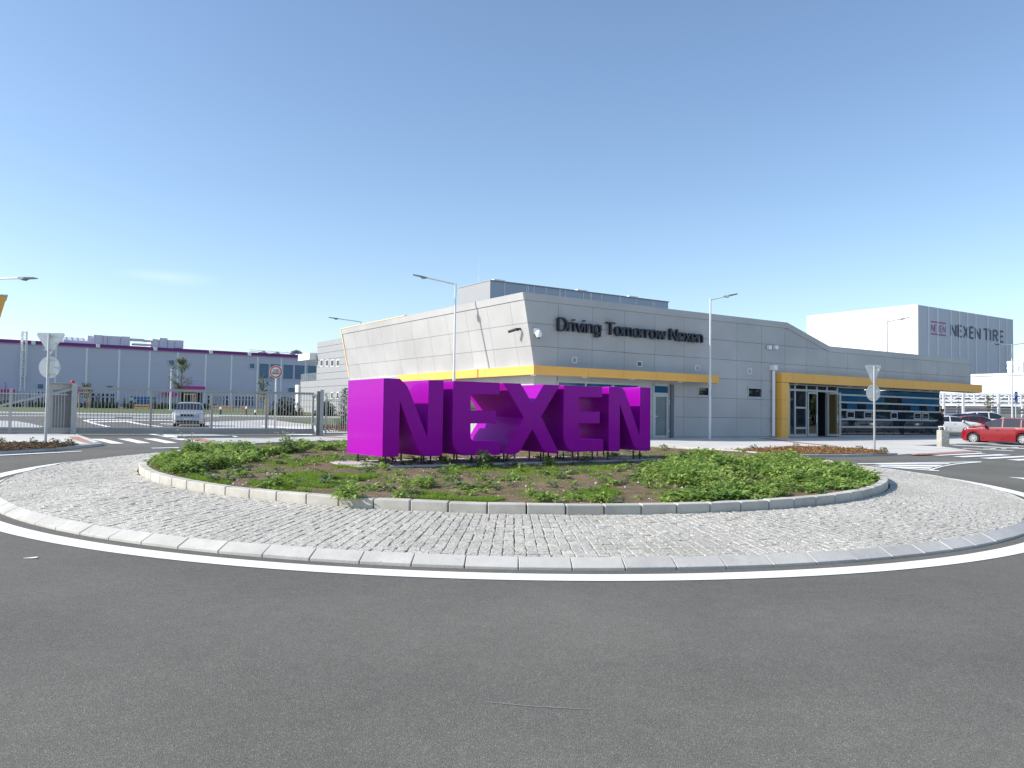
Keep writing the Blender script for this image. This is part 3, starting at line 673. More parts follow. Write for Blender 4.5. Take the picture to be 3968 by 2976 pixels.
for i, (ch, pts) in enumerate(letters):
    uz = [LF.px(x, y) for x, y in pts]
    uz = [(u, H1 if abs(z-H1) < .02 else (H0 if abs(z-H0) < .02 else z)) for u, z in uz]
    u0 = min(u for u, z in uz); u1 = max(u for u, z in uz)
    c = LF.P((u0+u1)/2, -DEP/2, strip_top)
    ro = root('letter', c, LLAB[i], 'letter sign', 'purple letters on the roundabout')
    mb = MB(); bm = bmesh.new()
    vs = [bm.verts.new(LF.P(u, 0, z)) for u, z in uz]; f = bm.faces.new(vs)
    r_ = bmesh.ops.extrude_face_region(bm, geom=[f]); off = Vector((-LF.n[0]*DEP, -LF.n[1]*DEP, 0))
    for v in [g for g in r_['geom'] if isinstance(g, bmesh.types.BMVert)]: v.co += off
    bmesh.ops.triangulate(bm, faces=[f for f in bm.faces if len(f.verts) > 4])
    bm.verts.index_update(); mb.add([v.co.copy() for v in bm.verts], [tuple(v.index for v in f.verts) for f in bm.faces]); bm.free()
    o = mb.build('letter_body', purple, ro, smooth='auto')
    b = o.modifiers.new('bevel', 'BEVEL'); b.width = .007; b.segments = 2; b.limit_method = 'ANGLE'; b.angle_limit = R(50)
    for w_ in (-.18, -DEP+.2):
        for k in range(3):
            uu = u0+.15+(u1-u0-.3)*k/2
            if ch == 'X' and k == 1: uu += .35
            if ch == 'N' and k == 1 : uu = u0+(u1-u0)*.72
            lg = MB(); lg.tube(LF.P(uu, w_, strip_top-.01), LF.P(uu, w_, H0+.02), .017, 10); lg.lathe(LF.P(uu, w_, strip_top), [(.03, 0), (.03, .012)], 10); lg.build('leg', black, ro, smooth='auto')
mb = MB(); mb.box(LF, -.42, 6.75, -1.72, .03, .45, strip_top); structure(mb.build('concrete_plinth', concrete, bevel=.01))

# ================================================================== ROADSIDE SURFACES
# right pavement with its soil bed
PV = .075
rk = ZB([(-1400, 350), (-900, 348), (-400, 343), (0, 336), (300, 334), (600, 325), (860, 318)])
kerb('kerb', rk, PV+.006, kerbcon)
tongue = ZB([(860, 316), (1010, 296), (1150, 302), (1420, 294), (1640, 282), (1775, 278)], .04)
right_edge = ZL([(1290, 1103), (1140, 1078), (900, 1050), (590, 1020), (460, 1005), (0, 982)], .06)
back_edge = ZL([(0, 965), (590, 940), (920, 935), (1600, 930), (2600, 900)], PV)
G = Frame((.957, 36.087), (.831, .556))
E2 = np.array([-G.e[1], G.e[0]]); NL = -G.e
GL = Frame(G.O, E2, NL)          # left wall: u runs away to the back, w outward to the left
far_r = [G.P(60, 12, 0)[:2], G.P(60, -1, 0)[:2], G.P(-1, -1, 0)[:2]]
lft = [GL.P(28, 0, 0)[:2], GL.P(28, 3.5, 0)[:2], GL.P(2, 3.5, 0)[:2]]
pav = [p for p in ZB([(-1400, 316), (-900, 315), (-400, 311), (0, 305), (300, 303), (600, 297), (860, 294)], PV)]
pav_poly = pav + tongue[1:] + right_edge[:] + ZL([(-180, 975)], PV) + back_edge[0:3] + [G.P(42, 9, 0)[:2]] + [G.P(42, -1, 0)[:2], G.P(-1, -1, 0)[:2]] + lft + [(-4.5, 33.0)]
TA, TB = np.array(tongue[1]), np.array(tongue[-1])
def pavh(x, y):
    p = np.array([x, y]); d = TB-TA; t = min(1.3, max(-.15, (p-TA)@d/(d@d))); q = np.linalg.norm(p-(TA+d*t)); return .03+(PV-.03)*float(sm(.2, 3.0, q))
pavement_right = sheet('pavement', [pav_poly], PV, pavecon, thick=.16, hf=pavh)
sheet('soil_bed', [Z5([(150, 1428), (500, 1404), (880, 1383), (1200, 1388), (1500, 1402), (1750, 1428), (1750, 1440), (1200, 1446), (300, 1449)], PV)], PV+.02, bark)
sheet('tactile_paving', [ZL([(0, 1130), (960, 1078), (1150, 1086), (1210, 1104), (0, 1160)], .06), ZB([(1000, 298), (1150, 286), (1150, 302), (1010, 306)], .05)], PV, redpave, hf=lambda x, y: pavh(x, y)+.008)
sheet('tactile_paving', [Z5([(560, 1300), (660, 1300), (1000, 1342), (1300, 1372), (1290, 1378), (990, 1350)], PV)], PV+.008, redpave)
# markings right
mk = []
mk += [ZL(p) for p in ([(145, 1183), (1150, 1135), (1420, 1152), (405, 1200)], [(680, 1216), (1690, 1167), (1950, 1186), (910, 1234)], [(1240, 1250), (2400, 1192), (2600, 1212), (1500, 1268)], [(1830, 1285), (3000, 1230), (3200, 1250), (2100, 1306)])]
mk += [ZB(p) for p in ([(430, 408), (1755, 386), (1755, 393), (430, 416)], [(620, 409), (1430, 405), (1400, 415), (620, 416)], [(640, 421), (1350, 424), (1270, 443), (690, 432)],
      [(760, 438), (1240, 450), (1200, 465), (900, 452)], [(560, 428), (700, 436), (1305, 484), (1300, 491), (680, 444)],
      [(1755, 387), (1755, 394), (1640, 402), (1480, 418), (1350, 440), (1262, 465), (1225, 483), (1165, 481), (1240, 460), (1320, 437), (1470, 410), (1640, 395)],
      [(2040, 555), (2212, 562), (2500, 580), (2500, 600), (2212, 580), (2200, 575)])]
mk += [ZL(p) for p in ([(590, 962), (2212, 1040), (2600, 1055), (2600, 1066), (2212, 1052), (590, 972)], [(900, 1036), (1990, 1090), (1990, 1099), (900, 1045)], [(1000, 932), (2212, 985), (2212, 996), (1000, 942)],
      [(1340, 1034), (1460, 1034), (1460, 1042), (1340, 1040)], [(1470, 1040), (1600, 1040), (1620, 1054), (1480, 1052)], [(1720, 1046), (1850, 1046), (1840, 1052), (1790, 1060), (1720, 1056)], [(1900, 1008), (2100, 1014), (2090, 1026), (1990, 1022)])]
sheet('road_marking', mk, .012, marking)

# left pavement
lk = ZA([(-700, 330), (-300, 318), (0, 300), (450, 270), (800, 240), (960, 225), (1050, 212), (1095, 203), (1112, 196), (1090, 180)])
kerb('kerb', lk[:8], PV+.006, kerbdark)
lpav = ZA([(-700, 306), (-300, 292), (0, 273), (450, 244), (800, 216), (960, 201), (1050, 190), (1095, 184), (1060, 172), (1000, 150), (900, 115), (850, 104), (790, 92)], PV)
sheet('pavement', [lpav+Z4([(1200, 990), (0, 1000), (-2500, 1010)], PV)], PV, pavecon, thick=.16)
sheet('soil_bed', [ZA([(-700, 212), (0, 200), (480, 194), (845, 207), (700, 222), (560, 238), (0, 272), (-700, 300)], PV)], PV+.02, bark)
sheet('tactile_paving', [Z4([(1455, 1065), (1690, 1065), (1800, 1120), (1990, 1190), (1800, 1190), (1600, 1130)], PV)], PV+.008, redpave)
mk = [Z4([(-900, 1498), (0, 1460), (900, 1417), (1740, 1378), (1765, 1387), (900, 1432), (0, 1478), (-900, 1518)]), ZA([(1615, 241), (1920, 234), (1920, 240), (1640, 248)])]
mk += [Z6(p) for p in ([(545, 928), (740, 928), (1035, 996), (855, 998)], [(935, 926), (1115, 923), (1415, 990), (1235, 993)], [(1310, 925), (1490, 922), (1800, 987), (1630, 990)], [(1680, 922), (1900, 922), (2212, 970), (2240, 985), (2100, 982)],
     [(328, 862), (365, 862), (470, 900), (430, 903)], [(1370, 858), (1460, 858), (1740, 904), (1650, 905)])]
mk += [Z2(p) for p in ([(770, 1375), (830, 1385), (800, 1388), (730, 1380)], [(1180, 1353), (1560, 1362), (1560, 1370), (1330, 1366)])]
sheet('road_marking', mk, .012, marking)
sheet('pavement', [Z2([(330, 1400), (600, 1396), (1100, 1397), (1640, 1380), (1930, 1372), (2100, 1385), (2100, 1440), (1700, 1440), (1100, 1452), (780, 1452), (590, 1440)], .06)], .06, palepave, thick=.1)
sheet('pavement', [Z2([(70, 1358), (500, 1356), (770, 1374), (220, 1376)], PV)], PV, palepave, thick=.16)
sheet('tactile_paving', [Z2([(330, 1402), (460, 1400), (600, 1432), (520, 1436)], .06), Z2([(1640, 1384), (1750, 1382), (1925, 1394), (1925, 1402)], .06)], .068, redpave)
# inside the gate: site road markings, pale pavements, verge
mk = [Z6(p) for p in ([(440, 663), (500, 655), (560, 680), (850, 755), (770, 757), (520, 690)], [(440, 661), (540, 648), (660, 645), (1740, 663), (1740, 672), (660, 655), (500, 662)],
     [(550, 678), (1080, 670), (1120, 675), (1600, 755), (1540, 758), (1060, 685), (570, 690)], [(1550, 706), (1740, 712), (1890, 738), (1850, 742), (1720, 722), (1560, 714)], [(2130, 722), (2260, 724), (2300, 735), (2200, 735)])]
mk += [Z6(p) for p in ([(-740, 592), (2400, 608), (2400, 612), (-740, 598)], [(380, 614), (900, 618), (900, 623), (380, 620)], [(1160, 620), (2000, 626), (2000, 631), (1160, 626)])]
mk += [Z2([(450, 1175), (1840, 1196), (1840, 1201), (450, 1181)])]
sheet('road_marking', mk, .02, marking)
sheet('pavement', [Z2([(490, 1240), (760, 1228), (1150, 1216), (1380, 1240), (1680, 1262), (1780, 1290), (2000, 1310), (2100, 1380), (1300, 1300), (600, 1300), (480, 1270)], .03), Z4([(-600, 715), (0, 718), (360, 725), (640, 775), (960, 850), (700, 880), (-600, 1000)], .03)], .03, palepave, thick=.05)
Yk = 95
sheet('pavement', [[(-110, 94), (20, 94), (20, 97.5), (-110, 97.5)]], .13, palepave, thick=.2)
sheet('lawn', [[(-130, 97.5), (60, 97.5), (60, 160), (-130, 160)]], .12, grassm)
sheet('lawn', [Z2([(1170, 1212), (1500, 1206), (1925, 1206), (2050, 1215), (2050, 1300), (1925, 1302), (1800, 1292), (1620, 1262), (1350, 1240)], .05)], .07, grassm)

# ================================================================== GATEHOUSE
F = G
JU = [1.31, 3.29, 5.27, 7.25, 9.25, 11.23, 13.2, 15.16, 17.13, 19.07, 20.98, 22.93, 24.88, 26.8, 28.8, 30.8, 32.8, 34.8]
JZ = [.70, 1.70, 2.71, 3.745, 4.74, 5.75]
UE = 37.08
def rooft(u): return 7.07 if u < 17.3 else (7.07-(u-17.3)/3.85*1.1 if u < 21.15 else 5.97)
def bandz(u): return rooft(u)-.33
gh = root('gatehouse', G.P(0, 0, .6), 'low grey panelled gatehouse with leaning wall, yellow canopy and glazed entrance', 'building')
opens = []
def U2(x, y): return F.px(x, y)
wins = [(10.24, 11.35, 2.77, 3.29), (14.05, 15.25, 2.78, 3.36)]
for a in wins: opens.append(a)
door = (7.13, 8.27, .6, 3.31); opens.append(door)
strip = (1.28, 6.26, 1.9, 3.27); opens.append(strip)
opens.append((16.9, 99, 0, 4.2))
def rects(u0, u1, z0, z1, ops):
    out = [(u0, u1, z0, z1)]
    for a, b, c, d in ops:
        nx = []
        for (p, q, r, s) in out:
            if b <= p or a >= q or d <= r or c >= s: nx.append((p, q, r, s)); continue
            if a > p: nx.append((p, a, r, s))
            if b < q: nx.append((b, q, r, s))
            pp, qq = max(p, a), min(q, b)
            if c > r: nx.append((pp, qq, r, c))
            if d < s: nx.append((pp, qq, d, s))
        out = nx
    return [r for r in out if r[1]-r[0] > .03 and r[3]-r[2] > .03]
mb = MB(); g = .007
us = [0]+JU+[UE]
for a, b in zip(us, us[1:]):
    for c, d in zip(JZ, JZ[1:]+[9]):
        segs = [(a, b)] if d < 9 and b < 17.2 else ([(a, b)] if b <= 17.3 or a >= 21.2 else None)
        if d < 5.8 and a > 20.5 and d > 5.6: d2 = min(d, bandz(a+.3))
        for (p, q, r, s) in rects(a+g, b-g, c+g, min(d-g, 9), opens):
            # top edge limited by the parapet band
            N = 6 if (q > 17.0 and p < 21.4) else 1; uu = np.linspace(p, q, N+1)
            top = [min(s, bandz(x)-g) for x in uu]
            if max(top) <= r+.02: continue
            shift = lambda x, z: x-(.2*(z-3.9) if (x < .02 and z > 3.9) else 0)
            poly = [(shift(p, r), r)]+[(q, r)]+[(shift(x, max(t, r)), max(t, r)) for x, t in zip(uu[::-1], top[::-1])]
            mb.prism(F, poly, -.04, 0)
# below 0.7 skirting
mb.box(F, 0, 16.8, -.04, -.012, .35, .69)
wall = mb.build('wall_cladding', clad, gh)
# cladding of the left wall
LS = 20.7; mb = MB(); js = [0, 1.15]+[1.15+1.97*k for k in range(1, 11)]; js = [j for j in js if j < LS-.3]+[LS]
lo = [(4.3, 11.8, 1.6, 3.3)]
zz = [.7, 1.7, 2.71, 3.745, 4.74, 5.75, 6.74]
def lean(z): return .2*max(0, z-3.9)
for a, b in zip(js, js[1:]):
    for c, d in zip(zz, zz[1:]):
        for (p, q, r, s) in rects(a+g, b-g, c+g, d-g, lo):
            zs = [r]+([3.9] if r < 3.9 < s else [])+[s]
            for r2, s2 in zip(zs, zs[1:]):
                mb.add([GL.P(p, lean(r2), r2), GL.P(q, lean(r2), r2), GL.P(q, lean(s2), s2), GL.P(p, lean(s2), s2), GL.P(p, lean(r2)-.04, r2), GL.P(q, lean(r2)-.04, r2), GL.P(q, lean(s2)-.04, s2), GL.P(p, lean(s2)-.04, s2)],
                       [(0, 1, 2, 3), (7, 6, 5, 4), (0, 4, 5, 1), (1, 5, 6, 2), (2, 6, 7, 3), (3, 7, 4, 0)])
mb.build('wall_cladding', clad, gh)
# parapet band
mb = MB(); uu = [-.57, 17.3, 21.15, UE]
for a, b in zip(uu, uu[1:]):
    ta, tb = rooft(max(a, 0)), rooft(b)
    la = -lean(ta) if a < 0 else a; lb_ = -lean(ta-.33) if a < 0 else a
    mb.add([F.P(lb_, .03, ta-.33), F.P(b, .03, tb-.33), F.P(b, .03, tb), F.P(la, .03, ta), F.P(lb_, -.4, ta-.33), F.P(b, -.4, tb-.33), F.P(b, -.4, tb), F.P(la, -.4, ta)],
           [(0, 1, 2, 3), (7, 6, 5, 4), (0, 4, 5, 1), (1, 5, 6, 2), (2, 6, 7, 3), (3, 7, 4, 0)])
mb.add([GL.P(0, lean(6.75)+.03, 6.75), GL.P(LS, lean(6.75)+.03, 6.75), GL.P(LS, lean(7.07)+.03, 7.07), GL.P(0, lean(7.07)+.03, 7.07), GL.P(0, .1, 6.75), GL.P(LS, .1, 6.75), GL.P(LS, .1, 7.07), GL.P(0, .1, 7.07)],
       [(0, 1, 2, 3), (7, 6, 5, 4), (0, 4, 5, 1), (1, 5, 6, 2), (2, 6, 7, 3), (3, 7, 4, 0)])
mb.build('parapet', clad, gh)
# yellow trim on the far left edge
mb = MB(); mb.add([GL.P(LS, .02, 3.9), GL.P(LS+.1, .02, 3.9), GL.P(LS+.1, lean(7.07)+.06, 7.07), GL.P(LS, lean(7.07)+.06, 7.07), GL.P(LS, -.5, 3.9), GL.P(LS+.1, -.5, 3.9), GL.P(LS+.1, 0, 7.07), GL.P(LS, 0, 7.07)],
       [(0, 1, 2, 3), (7, 6, 5, 4), (0, 4, 5, 1), (1, 5, 6, 2), (2, 6, 7, 3), (3, 7, 4, 0)])
mb.box(GL, 11.5, LS+.1, -.2, lean(7.07)+.05, 7.075, 7.12)
mb.build('yellow_trim', mat('pale_yellow_trim', (.80, .60, .30), .5), gh)
# dark backing / core of the building
mb = MB()
mb.prism(F, [(.15, .3), (16.9, .3), (16.9, 4.15), (33, 4.15), (UE-.1, 4.15), (UE-.1, 5.9), (21.15, 5.9), (17.3, 6.98), (.15, 6.98)], -.16, -14)
mb.box(GL, 12, LS-.05, -14, -.2, .3, 6.98)
mb.add([GL.P(.1, -.15, .3), GL.P(LS-.1, -.15, .3), GL.P(LS-.1, -.15, 3.9), GL.P(LS-.1, lean(6.9)-.12, 6.9), GL.P(.1, lean(6.9)-.12, 6.9), GL.P(.1, -.15, 3.9), GL.P(.1, -1, .3), GL.P(LS-.1, -1, .3), GL.P(LS-.1, -1, 6.9), GL.P(.1, -1, 6.9)],
       [(0, 1, 2, 5), (5, 2, 3, 4), (4, 3, 8, 9), (1, 7, 8, 3, 2), (0, 5, 4, 9, 6), (0, 6, 7, 1)])
mb.box(F, 17.35, UE-.1, -14, -8, .3, 4.15)
mb.build('wall_core', gap, gh)
mb = MB(); mb.box(F, UE-.1, UE, -14, .0, 4.2, 5.64); mb.build('end_wall', clad, gh)
# canopy
def cu(x, y): return F.U(x, y, .7)
zc0, zc1 = F.Z(2066, 1450, .7), F.Z(2066, 1415, .7)
c_end = F.U(2787, 1457, .7); l_end = GL.px(1541, 1448, .5)[0]
mb = MB(); zt = zc1; jl = [-.5, 1.31+.6, 3.6+.8, 6.1, 8.45, c_end]
jl = [-.5]+[F.U(x, 1440, .7) for x in (2281, 2417, 2544.5, 2665.5)]+[c_end]
for a, b in zip(jl, jl[1:]): mb.box(F, a+.006, b-.006, .66, .7, zc0, zt)
mb.box(F, c_end-.04, c_end-.001, -.02, .66, zc0, zt)
jl2 = [-.7]+[GL.px(x, 1450, .5)[0] for x in (1950, 1879, 1699, 1620)]+[l_end]
for a, b in zip(jl2, jl2[1:]): mb.box(GL, a+.006, b-.006, .46, .5, zc0, zt)
mb.box(GL, l_end-.04, l_end-.001, .01, .46, zc0, zt)
cn = mb.build('canopy', yellow, gh)
mb = MB(); mb.box(F, -.46, c_end-.05, -.01, .66, zc0+.02, zc0+.06); mb.box(GL, .0, l_end-.05, .01, .455, zc0+.02, zc0+.06)
mb.box(F, -.46, c_end-.05, -.01, .66, zc1-.06, zc1-.02); mb.box(GL, .0, l_end-.05, .01, .455, zc1-.06, zc1-.02); mb.build('soffit', pavecon, gh)
for k, x in enumerate((2035, 2265, 2450, 2635)):
    u = F.U(x, 1462, .35) if k else -.1; l = MB(); l.lathe(F.P(u, .35 if k else .1, zc0-.03), [(.1, 0), (.13, .03), (.13, .05)], 14); l.build('canopy_lamp', whitem, gh)
# windows and door in the grey wall
def window(F, a, b, c, d, name='window', n=1, gm=glass, t=.07, w=-.02):
    mb = MB(); mb.box(F, a-.02, b+.02, w-.1, w+.045, d-t, d); mb.box(F, a-.02, b+.02, w-.1, w+.045, c, c+t); mb.box(F, a-.02, a+t, w-.1, w+.04, c, d); mb.box(F, b-t, b+.02, w-.1, w+.04, c, d)
    for i in range(1, n): x = a+(b-a)*i/n; mb.box(F, x-t*.5, x+t*.5, w-.1, w+.035, c, d)
    fr = mb.build(name, alu if name != 'small_window' else whitem, gh)
    gl = MB(); gl.box(F, a, b, w-.1, w-.06, c, d); gl.build('pane', gm, fr); return fr
window(F, *wins[0]); window(F, *wins[1]); window(F, *strip, n=3, gm=glassb, t=.09)
window(GL, *lo[0], n=4, gm=glass, t=.09, w=-.02)
a, b, c, d = door
mb = MB(); mb.box(F, a, b, -.12, .03, d-.1, d); mb.box(F, a, a+.1, -.12, .03, c, d); mb.box(F, b-.1, b, -.12, .03, c, d); mb.box(F, a, b, -.12, .025, 2.78, 2.88)
mb.box(F, a+.1, a+.2, -.1, .015, .72, 2.78); mb.box(F, b-.2, b-.1, -.1, .015, .72, 2.78); mb.box(F, a+.1, b-.1, -.1, .01, 2.68, 2.78); mb.box(F, a+.1, b-.1, -.1, .01, .66, .78)
dr = mb.build('door', alu, gh)
mb = MB(); mb.box(F, a+.2, b-.2, -.08, -.05, .78, 2.68); mb.build('pane', mat('frosted_pane', (.16, .20, .21), .25), dr)
mb = MB(); mb.box(F, a+.1, b-.1, -.08, -.05, 2.88, d-.1); mb.build('pane', glassb, dr)
mb = MB(); mb.tube(F.P(a+.15, .05, 1.72), F.P(a+.3, .05, 1.72), .012); mb.box(F, a+.13, a+.17, .01, .05, 1.68, 1.76); mb.build('handle', whitem, dr)
for z in (.95, 2.45, 2.3): mb = MB(); mb.tube(F.P(b-.07, .05, z), F.P(b-.07, .05, z+.12), .02); mb.build('hinge', whitem, dr)
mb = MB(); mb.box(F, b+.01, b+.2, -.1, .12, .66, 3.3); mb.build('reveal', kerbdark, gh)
# vents, intercom
for x0, y0, x1, y1, mm in ((2215, 1383, 2235, 1408, clad), (2466, 1398, 2487, 1422, kerbdark), (2693, 1415, 2711, 1439, clad), (2896, 1427, 2912, 1450, clad)):
    u0, z1 = F.px(x0, y0); u1, z0 = F.px(x1, y1); mb = MB()
    mb.box(F, u0, u1, 0, .03, z1-.04, z1); mb.box(F, u0, u1, 0, .03, z0, z0+.04); mb.box(F, u0, u0+.04, 0, .03, z0, z1); mb.box(F, u1-.04, u1, 0, .03, z0, z1)
    v = mb.build('vent', whitem, gh); mb = MB()
    for k in range(5): z = z0+.05+(z1-z0-.1)*k/5; mb.box(F, u0+.04, u1-.04, .002, .014, z, z+(z1-z0-.1)/5*.8)
    mb.build('louvre', mm, v)
# portal
PW0, PW1 = F.U(3029, 1600, .4), F.U(3057, 1600, .4); PZ1 = F.Z(3029, 1443, .4); PZ0 = F.Z(3053, 1482, .4); CE = F.U(3806, 1500, .4)
mb = MB(); pj = [.55, 1.68, 2.72, PZ0-.01]
for c, d in zip(pj, pj[1:]+[None]):
    if d: mb.box(F, PW0, PW1, -.35, .4, c+.006, d-.006)
pj = [PW0]+[F.U(x, 1470, .4) for x in (3070, 3155, 3238, 3316, 3392, 3466, 3540, 3606, 3680)]+[CE]
for a, b in zip(pj, pj[1:]): mb.box(F, a+(.0 if a == PW0 else .006), b-.006, -.35, .4, PZ0+.006, PZ1)
mb.build('portal_frame', yellow, gh)
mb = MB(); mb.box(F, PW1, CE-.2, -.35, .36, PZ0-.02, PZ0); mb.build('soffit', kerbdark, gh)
for x in (3085, 3290, 3390, 3560, 3605, 3738): u = F.U(x, 1500, .1); mb = MB(); mb.lathe(F.P(u, .1, PZ0-.06), [(.1, 0), (.12, .03)], 12); mb.build('canopy_lamp', whitem, gh)
# entrance glazing: u positions from sight lines on the recessed plane
wg = -.25; GU = lambda x: F.U(x, 1600, wg)
gz0, gz1 = .72, F.Z(3060, 1486, wg); tz = F.Z(3100, 1511, wg)
vm = [GU(x) for x in (3057, 3079, 3123.5, 3164, 3203, 3243)]
mb = MB()
for v in vm: mb.box(F, v-.06, v+.06, wg-.06, wg+.04, gz0, gz1)
mb.box(F, vm[0], vm[-1], wg-.06, wg+.035, gz1-.08, gz1+.15); mb.box(F, vm[0], vm[-1], wg-.06, wg+.035, tz-.07, tz+.05); mb.box(F, vm[0], vm[3], wg-.06, wg+.035, gz0-.05, gz0+.09)
mb.box(F, vm[1], vm[2], wg-.05, wg+.03, 2.28, 2.38); mb.box(F, vm[1], vm[2], wg-.05, wg+.03, 1.12, 1.22)
en = mb.build('entrance_frame', alu, gh)
for i in range(5):
    mb = MB(); mb.box(F, vm[i]+.06, vm[i+1]-.06, wg-.02, wg-.01, tz+.05, gz1-.08); mb.build('pane', glass, en)
for i in (0, 1, 2): mb = MB(); mb.box(F, vm[i]+.06, vm[i+1]-.06, wg-.02, wg-.01, gz0+.09, tz-.07); mb.build('pane', glass, en)
# closed and open door leaves
def leaf(p, q, nm='door_leaf'):
    """door leaf between two plan points"""
    L = math.hypot(q[0]-p[0], q[1]-p[1]); D = Frame(p, (q[0]-p[0], q[1]-p[1])); mb = MB()
    mb.box(D, 0, L, -.03, .03, gz0, gz0+.12); mb.box(D, 0, L, -.03, .03, tz-.2, tz-.1); mb.box(D, 0, .09, -.032, .032, gz0, tz-.1); mb.box(D, L-.09, L, -.032, .032, gz0, tz-.1)
    o = mb.build(nm, alu, gh); mb = MB(); mb.box(D, .09, L-.09, -.008, .008, gz0+.12, tz-.2); mb.build('pane', clearglass, o)
    mb = MB(); mb.tube(D.P(L-.16, .07, 1.5), D.P(L-.16, .07, 1.95), .014); mb.build('handle', whitem, o)
leaf(F.P(vm[4], wg+.06, 0)[:2], F.P(F.U(3259, 1600, .55), .55, 0)[:2])
leaf(F.P(vm[2]+.05, wg+.06, 0)[:2], F.P(vm[3]-.02, wg+.07, 0)[:2])
# curtain wall
CE2 = GU(3640); bars = [3.62, 3.17, 2.72, 2.27, 1.71, 1.25, .86]
mb = MB()
for z in bars[1:-1]: mb.box(F, vm[-1]+.06, CE2, wg-.02, wg+.06, z-.05, z+.05)
mb.box(F, vm[-1]+.06, CE2, wg-.02, wg+.05, gz1-.12, gz1+.12); mb.box(F, vm[-1]+.06, CE2, wg-.02, wg+.05, .66, .76)
nv = [vm[-1]+.06+.97*k for k in range(1, 12)]
cwf = mb.build('curtain_wall_frame', alu, gh)
mb = MB()
for v in nv:
    if v < CE2: mb.box(F, v-.012, v+.012, wg-.03, wg+.004, .76, gz1)
mb.build('mullion', navy, cwf)
for x0, x1 in ((3279, 3310), (3347, 3378), (3450, 3476), (3540, 3567), (3572, 3597)):
    a, b = GU(x0), GU(x1); mb = MB(); mb.box(F, a, b, wg, wg+.045, 1.77, 1.83); mb.box(F, a, b, wg, wg+.045, 2.14, 2.2); mb.box(F, a, a+.06, wg, wg+.043, 1.77, 2.2); mb.box(F, b-.06, b, wg, wg+.043, 1.77, 2.2)
    q = mb.build('opening_window', alu, gh); mb = MB(); mb.box(F, a+.06, b-.06, wg+.01, wg+.02, 1.83, 2.14); mb.build('pane', glass, q)
prev = vm[-1]+.06
for i, v in enumerate(nv+[CE2]):
    v = min(v, CE2)
    if v-prev < .05: continue
    for k, (zt_, zb_) in enumerate(zip([gz1-.12]+bars[1:], bars[1:]+[None])):
        if zb_ is None: zb_, zt_ = .76, zt_ if False else bars[-2]
        if k == len(bars)-2: zb_ = .76
        if k >= len(bars)-1: continue
        up = k < 3; bl = up and (k < 2 or i in (1, 3, 8, 10)) and i not in (5, 6) or (up and k < 1)
        m_ = glassb if bl else glass  # upper panes get the painted-in reflected blue
        mb = MB(); mb.box(F, prev+.012, v-.012, wg-.015, wg-.005, zb_+.05, zt_-.05); mb.build('pane', m_, cwf)
    prev = v
mb = MB(); mb.box(F, CE2-.02, CE2+.03, -6, wg, .66, gz1+.1); mb.build('side_glazing', glass, gh)
# entrance interior
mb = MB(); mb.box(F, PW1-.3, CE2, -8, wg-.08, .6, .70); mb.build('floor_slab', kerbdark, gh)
mb = MB(); mb.box(F, 19.3, 24.5, -3.4, -3.3, .7, 3.9); mb.build('inner_wall', mat('inner_wall', (.22, .25, .36), .7), gh)
nb = root('notice_board', F.P(20.8, -3.25, 1.5), 'dark blue notice board with pale papers inside the open door', 'notice board')
mb = MB(); mb.box(F, 19.9, 22.1, -3.27, -3.22, 1.9, 3.1); mb.build('board', bluesign, nb)
for a, b, c, d in ((20.1, 20.7, 2.0, 2.95), (20.9, 21.3, 2.35, 2.8), (21.4, 21.9, 2.5, 3.0)): mb = MB(); mb.box(F, a, b, -3.215, -3.205, c, d); mb.build('paper', whitepaint, nb)
# rainwater pipe with hopper
dp = root('downpipe', F.P(16.5, .15, .7), 'white rainwater downpipe with box hopper beside the yellow portal', 'downpipe')
u = F.U(2997, 1600, .12); zt_ = F.Z(2993, 1437, .12)
mb = MB(); mb.tube(F.P(u, .12, .72), F.P(u, .12, zt_), .085, 14); mb.build('pipe', whitem, dp, smooth='auto')
zh0, zh1 = F.Z(2993, 1434, .15), F.Z(2993, 1415, .15); mb = MB(); mb.box(F, u-.17, u+.15, .0, .28, zh0, zh1); mb.build('hopper', whitem, dp)
for z in (1.6, 3.2): mb = MB(); mb.box(F, u-.2, u+.12, .01, .14, z-.015, z+.015); mb.build('bracket', galv, dp)
# twin wall lamps, cameras
for x in (2975, 3000):
    u, z = F.px(x, 1346); wl = root('wall_lamp', F.P(u, .0, z), ('left' if x < 2990 else 'right')+' one of two small white floodlights high on the grey wall', 'wall lamp', 'floodlights on the grey wall')
    mb = MB(); mb.box(F, u-.12, u+.12, .02, .2, z-.12, z+.1); mb.build('housing', whitem, wl, bevel=.02); mb = MB(); mb.box(F, u+.125, u+.18, .05, .16, z-.1, z+.06); mb.build('bracket', galv, wl)
u, z = F.px(2073, 1288); dc = root('dome_camera', F.P(u, 0, z), 'white dome security camera on the grey wall near the corner', 'security camera')
mb = MB(); mb.box(F, u-.1, u+.12, 0, .12, z-.06, z+.18); mb.build('mount', whitem, dc); mb = MB(); mb.lathe(F.P(u+.05, .22, z-.2), [(.02, -.05), (.09, -.03), (.12, .03), (.14, .06), (.15, .14), (.10, .26), (.03, .30)], 16); mb.build('housing', whitem, dc, smooth='auto')
mb = MB(); mb.lathe(F.P(u+.05, .22, z-.29), [(.03, 0), (.07, .02), (.08, .05)], 12); mb.build('lens', black, dc, smooth=True)
su, sz = GL.px(2008, 1278, .45); bc = root('bullet_camera', GL.P(su, lean(sz), sz), 'dark bullet security camera on the leaning left wall', 'security camera')
mb = MB(); mb.tube(GL.P(su, lean(sz), sz+.05), GL.P(su, lean(sz)+.20, sz+.03), .05, 12); mb.lathe(GL.P(su, lean(sz)+.17, sz-.05), [(.05, 0), (.06, .1)], 10); mb.build('bracket', black, bc, smooth='auto')
